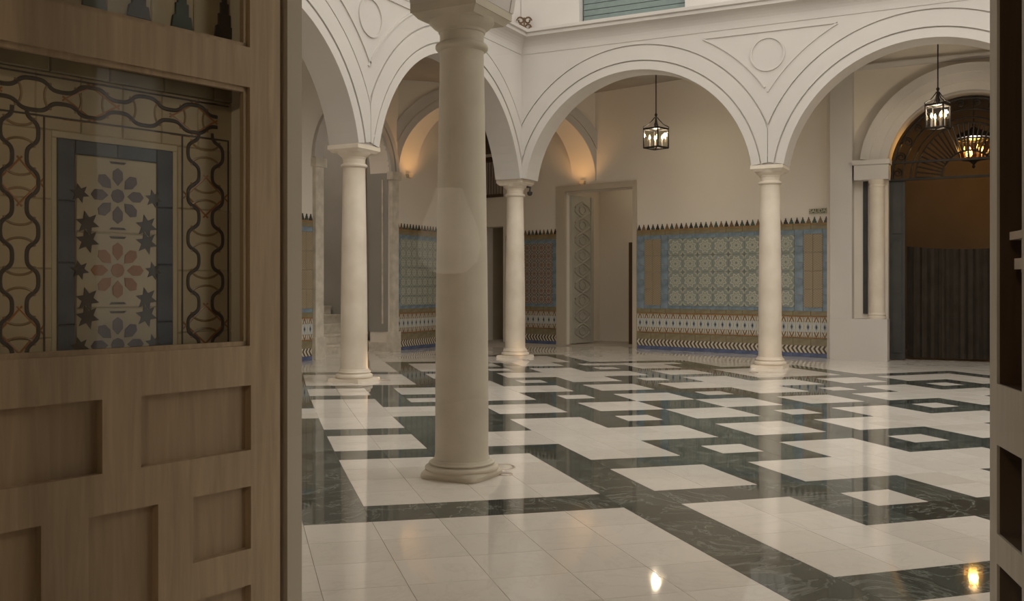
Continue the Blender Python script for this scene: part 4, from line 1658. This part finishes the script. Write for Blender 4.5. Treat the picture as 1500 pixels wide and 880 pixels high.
# blue frame
hb = 0.148
for (a, c) in ((sf0, ss0), (ss1, sf1)):
    z = zf1
    while z > ZB:
        z2 = max(ZB, z - hb)
        tslab('blue_frame_tile', 'g_slate', a, c, z2, z)
        z = z2
for k in range(2):
    w = (ss1 - ss0) / 2
    tslab('blue_frame_tile', 'g_slate', ss0 + k * w, ss0 + (k + 1) * w, zs1, zf1)
# star panel tiles with rosettes
_, zr1 = TF.hit(163, 287)
_, zr2 = TF.hit(163, 396)
dz = zr1 - zr2
cs = (ss0 + ss1) / 2
hw = (ss1 - ss0) / 2


def poly_obj(polys, name, mat, par, t0=0.0125, t1=0.0138):
    b = MB()
    for p in polys:
        b.prism(p, TF, t0, t1)
    o = b.build(name, mat, par)
    o.matrix_parent_inverse = par.matrix_world.inverted() if False else Matrix.Identity(4)
    return o


def five_star(cx, cz, r, rot):
    return [(cx + (r if k % 2 == 0 else r * 0.48) * math.sin(rot + PI * k / 6), cz + (r if k % 2 == 0 else r * 0.48) * math.cos(rot + PI * k / 6)) for k in range(12)]


zc = zr1 + dz
row = 0
while zc > ZB - dz / 2:
    z0, z1 = zc - dz / 2, zc + dz / 2
    za, zb_ = max(z0, ZB), min(z1, zs1)
    if zb_ - za > 0.01:
        tslab('star_panel_tile', 'g_ivory', ss0, ss1, za, zb_)
        petals = []
        for k in range(8):
            a = PI / 4 * k
            rr0, rr1, rw = dz * 0.135, dz * 0.375, dz * 0.072
            ca, sa_ = math.sin(a), math.cos(a)
            loc = [(rr0, 0), (rr0 + 0.35 * (rr1 - rr0), -rw), (rr0 + 0.78 * (rr1 - rr0), -rw * 0.95), (rr1, 0), (rr0 + 0.78 * (rr1 - rr0), rw * 0.95), (rr0 + 0.35 * (rr1 - rr0), rw)]
            petals.append([(cs + u * ca + v * sa_, zc + u * sa_ - v * ca) for u, v in loc])
        petals.append([(cs + dz * 0.095 * math.sin(PI * k / 4), zc + dz * 0.095 * math.cos(PI * k / 4)) for k in range(8)])
        petals = [p for p in petals if max(z for _, z in p) < zs1]
        if petals:
            poly_obj(petals, 'rosette_glaze', 'g_plum' if row % 2 == 1 else 'g_amber', wt)
        stars = []
        for sx, sz in ((-0.385, 0.385), (0.385, 0.385), (-0.385, -0.385), (0.385, -0.385), (0.50, 0.0), (-0.50, 0.0)):
            x_ = cs + sx * dz * 0.98 * (hw / (dz * 0.52))
            stars.append(five_star(max(ss0 + 0.01, min(ss1 - 0.01, x_)), zc + sz * dz, dz * (0.165 if sz else 0.13), 0.26))
        stars.append([(cs - dz * 0.12, zc + dz * 0.455), (cs + dz * 0.12, zc + dz * 0.455), (cs + dz * 0.09, zc + dz * 0.425), (cs - dz * 0.09, zc + dz * 0.425)])
        stars.append([(cs - dz * 0.12, zc - dz * 0.455), (cs + dz * 0.12, zc - dz * 0.455), (cs + dz * 0.09, zc - dz * 0.425), (cs - dz * 0.09, zc - dz * 0.425)])
        for sp in stars:
            if max(z for _, z in sp) < zs1 + 0.005:
                poly_obj([sp], 'star_glaze', 'g_black', wt)
    zc -= dz
    row += 1


def knot(cx, cz, p, wd, along, fine=False, name='strapwork_glaze'):
    """one length of interlaced strapwork; along 0 = vertical run, 1 = horizontal run"""
    b = MB()
    P_ = lambda a, l: TF(cx + a, 0.0125, cz + l) if along == 0 else TF(cx + l, 0.0125, cz + a)
    nrm = (TF.n[0], TF.n[1], 0)
    N = 24
    for sx in (-1, 1):
        pts = []
        for k in range(N + 1):
            l = -p / 2 + p * k / N
            w = wd * (0.255 + 0.115 * math.tanh(1.8 * math.cos(2 * PI * l / p)) / math.tanh(1.8))
            pts.append(P_(sx * w, l))
        b.tube(pts, 0.0052, 6, False, nrm)
    b.build(name, 'g_black', wt)
    b = MB()
    for sz in (-1, 1):
        b.tube([P_(wd * 0.30 * math.cos(a), sz * (p * 0.30 - wd * 0.17 * math.sin(a))) for a in [PI * q / 10 for q in range(11)]], 0.0034, 5, False, nrm)
    b.build('loop_glaze', 'g_brown', wt)
    if fine:
        b = MB()
        for sx in (-1, 1):
            b.tube([P_(sx * wd * 0.49, -p * 0.5), P_(sx * wd * 0.49, -p * 0.10), P_(sx * wd * 0.20, p * 0.22), P_(-sx * wd * 0.05, p * 0.5)], 0.0026, 5, False, nrm)
            b.tube([P_(sx * wd * 0.49, p * 0.5), P_(sx * wd * 0.49, p * 0.10), P_(sx * wd * 0.20, -p * 0.22), P_(-sx * wd * 0.05, -p * 0.5)], 0.0026, 5, False, nrm)
        b.build('fillet_glaze', 'g_rust', wt)


pk = dz * 0.62
for (a, c) in ((sb0, sb1), (sk0, sk1)):
    mid, wd = (a + c) / 2, (c - a)
    z = zt1 - pk * 0.35
    q_ = 0
    while z > ZB + pk / 2:
        knot(mid, z, pk, wd, 0, q_ % 3 == 1)
        z -= pk
        q_ += 1
    for se in (a + 0.002, c - 0.002):
        poly_obj([[(se - 0.0022, ZB), (se + 0.0022, ZB), (se + 0.0022, zt1), (se - 0.0022, zt1)]], 'line_glaze', 'g_black', wt)
ph = (sk0 - sb1 + (sb1 - sb0)) / 3.5
s = sb0 + 0.5 * (sb1 - sb0)
for k in range(5):
    knot(s + ph * (k + 0.25) * 0.98, (zt0 + zt1) / 2, ph, (zt0 - zt1), 1, k % 2 == 0)
for z in (zt0 - 0.002, zt1 + 0.002):
    poly_obj([[(sb0, z - 0.0022), (sk1, z - 0.0022), (sk1, z + 0.0022), (sb0, z + 0.0022)]], 'line_glaze', 'g_black', wt)
# merlon tiles along the top of the panel
_, zm0 = TF.hit(265, 42)
me = None
for k, px in enumerate((325, 263, 200, 135, 70, 5, -60)):
    s, _ = TF.hit(px, 40)
    w = 0.105
    z0 = zm0 - 0.005
    p = [(-0.5, -0.5), (0.5, -0.5), (0.42, -0.28), (0.30, -0.28), (0.30, -0.05), (0.20, -0.05), (0.20, 0.16), (0.11, 0.16), (0.11, 0.36), (0.045, 0.5), (-0.045, 0.5), (-0.11, 0.36), (-0.11, 0.16), (-0.20, 0.16), (-0.20, -0.05), (-0.30, -0.05), (-0.30, -0.28), (-0.42, -0.28)]
    mt = 'g_green' if k % 2 else 'g_black'
    me = tile_mesh('bigmer_' + mt, w, 0.15, mt, 0.012, [(a * w * 0.62, c * 0.15) for a, c in p])
    put_tile('merlon_tile', me, TF, wt, s, z0 + 0.075)
run('ground_tile', 'gr_m', 'g_cream', TF, wt, sb0 - 0.14, sk1 + 0.1, zm0 + 0.10, 0.13, 0.22, -0.006)

# unseen fill lamp, added to light the inside of the leaves
hl = empty('hall_fill_lamp', (-1.6, 0.2, 2.3))
tag(hl, 'unseen glass fill lamp added to light the hall door leaves', 'lamp')
b = MB()
b.tube([(0, 0, 0.32), (0, 0, 0.70)], 0.008, 8)
b.build('hanging_rod', 'iron', hl)
b = MB()
b.lathe([(0.03, 0.0), (0.10, 0.04), (0.16, 0.14), (0.17, 0.22), (0.10, 0.32)], 24)
b.build('bell_glass', 'lantern_glass', hl, smooth=60)
b = MB()
b.lathe([(0.002, 0.10), (0.03, 0.13), (0.035, 0.17), (0.02, 0.21), (0.01, 0.24)], 16)
b.build('bulb', 'bulb', hl, smooth=60)
ld = bpy.data.lights.new('hall_fill_light', 'POINT')
ld.energy = 70
ld.color = (1.0, 0.84, 0.66)
ld.shadow_soft_size = 0.12
lo_ = bpy.data.objects.new('hall_fill_light', ld)
COL.objects.link(lo_)
lo_.location = (0, 0, 0.05 * U)
lo_.parent = hl

# glazed screen across the hall: the courtyard is seen through its clear pane
SC = 0.92
scr = struct(empty('window_4', (SC, 0.68, 0)), 'clear glazed screen in a thin pine frame between hall and doorway', 'window')
b = MB()
b.box(SC - 0.004, SC + 0.004, -0.16, 1.56, 0.02, 2.30)
lp(b, 'glass_pane', 'screen_glass', scr)
for nm, (y0, y1, z0, z1) in (('stile', (-0.24, -0.16, 0, 2.38)), ('stile', (1.56, 1.64, 0, 2.38)), ('top_rail', (-0.16, 1.56, 2.30, 2.38)), ('bottom_rail', (-0.16, 1.56, 0.0, 0.02))):
    b = MB()
    b.box(SC - 0.025, SC + 0.025, y0, y1, z0, z1)
    lp(b, nm, 'pine', scr)
# large bell lantern with an added faint glow at the back of the hall (mirrored faintly in the screen)
bl = empty('bell_lantern', (SC - 0.858 * 6.0, 0.556 + 0.519 * 6.0, 1.06))
tag(bl, 'large softly lit frosted bell lantern hanging at the back of the hall', 'lantern')
b = MB()
b.lathe([(0.02, 0.02), (0.12, 0.04), (0.21, 0.12), (0.235, 0.24), (0.20, 0.40), (0.13, 0.56), (0.10, 0.66)], 32)
b.build('bell_glass', 'frosted', bl, smooth=60)
b = MB()
b.lathe([(0.002, -0.10), (0.03, -0.06), (0.02, -0.03), (0.05, 0.0), (0.05, 0.025)], 20)
b.build('drop_finial', 'iron', bl, smooth=60)
b = MB()
b.tube([(0, 0, 0.66), (0, 0, 3.0 - 1.06)], 0.012, 8)
b.lathe([(0.11, 0.655), (0.10, 0.70), (0.03, 0.76), (0.012, 0.80)], 20)
b.build('hanging_rod', 'iron', bl)
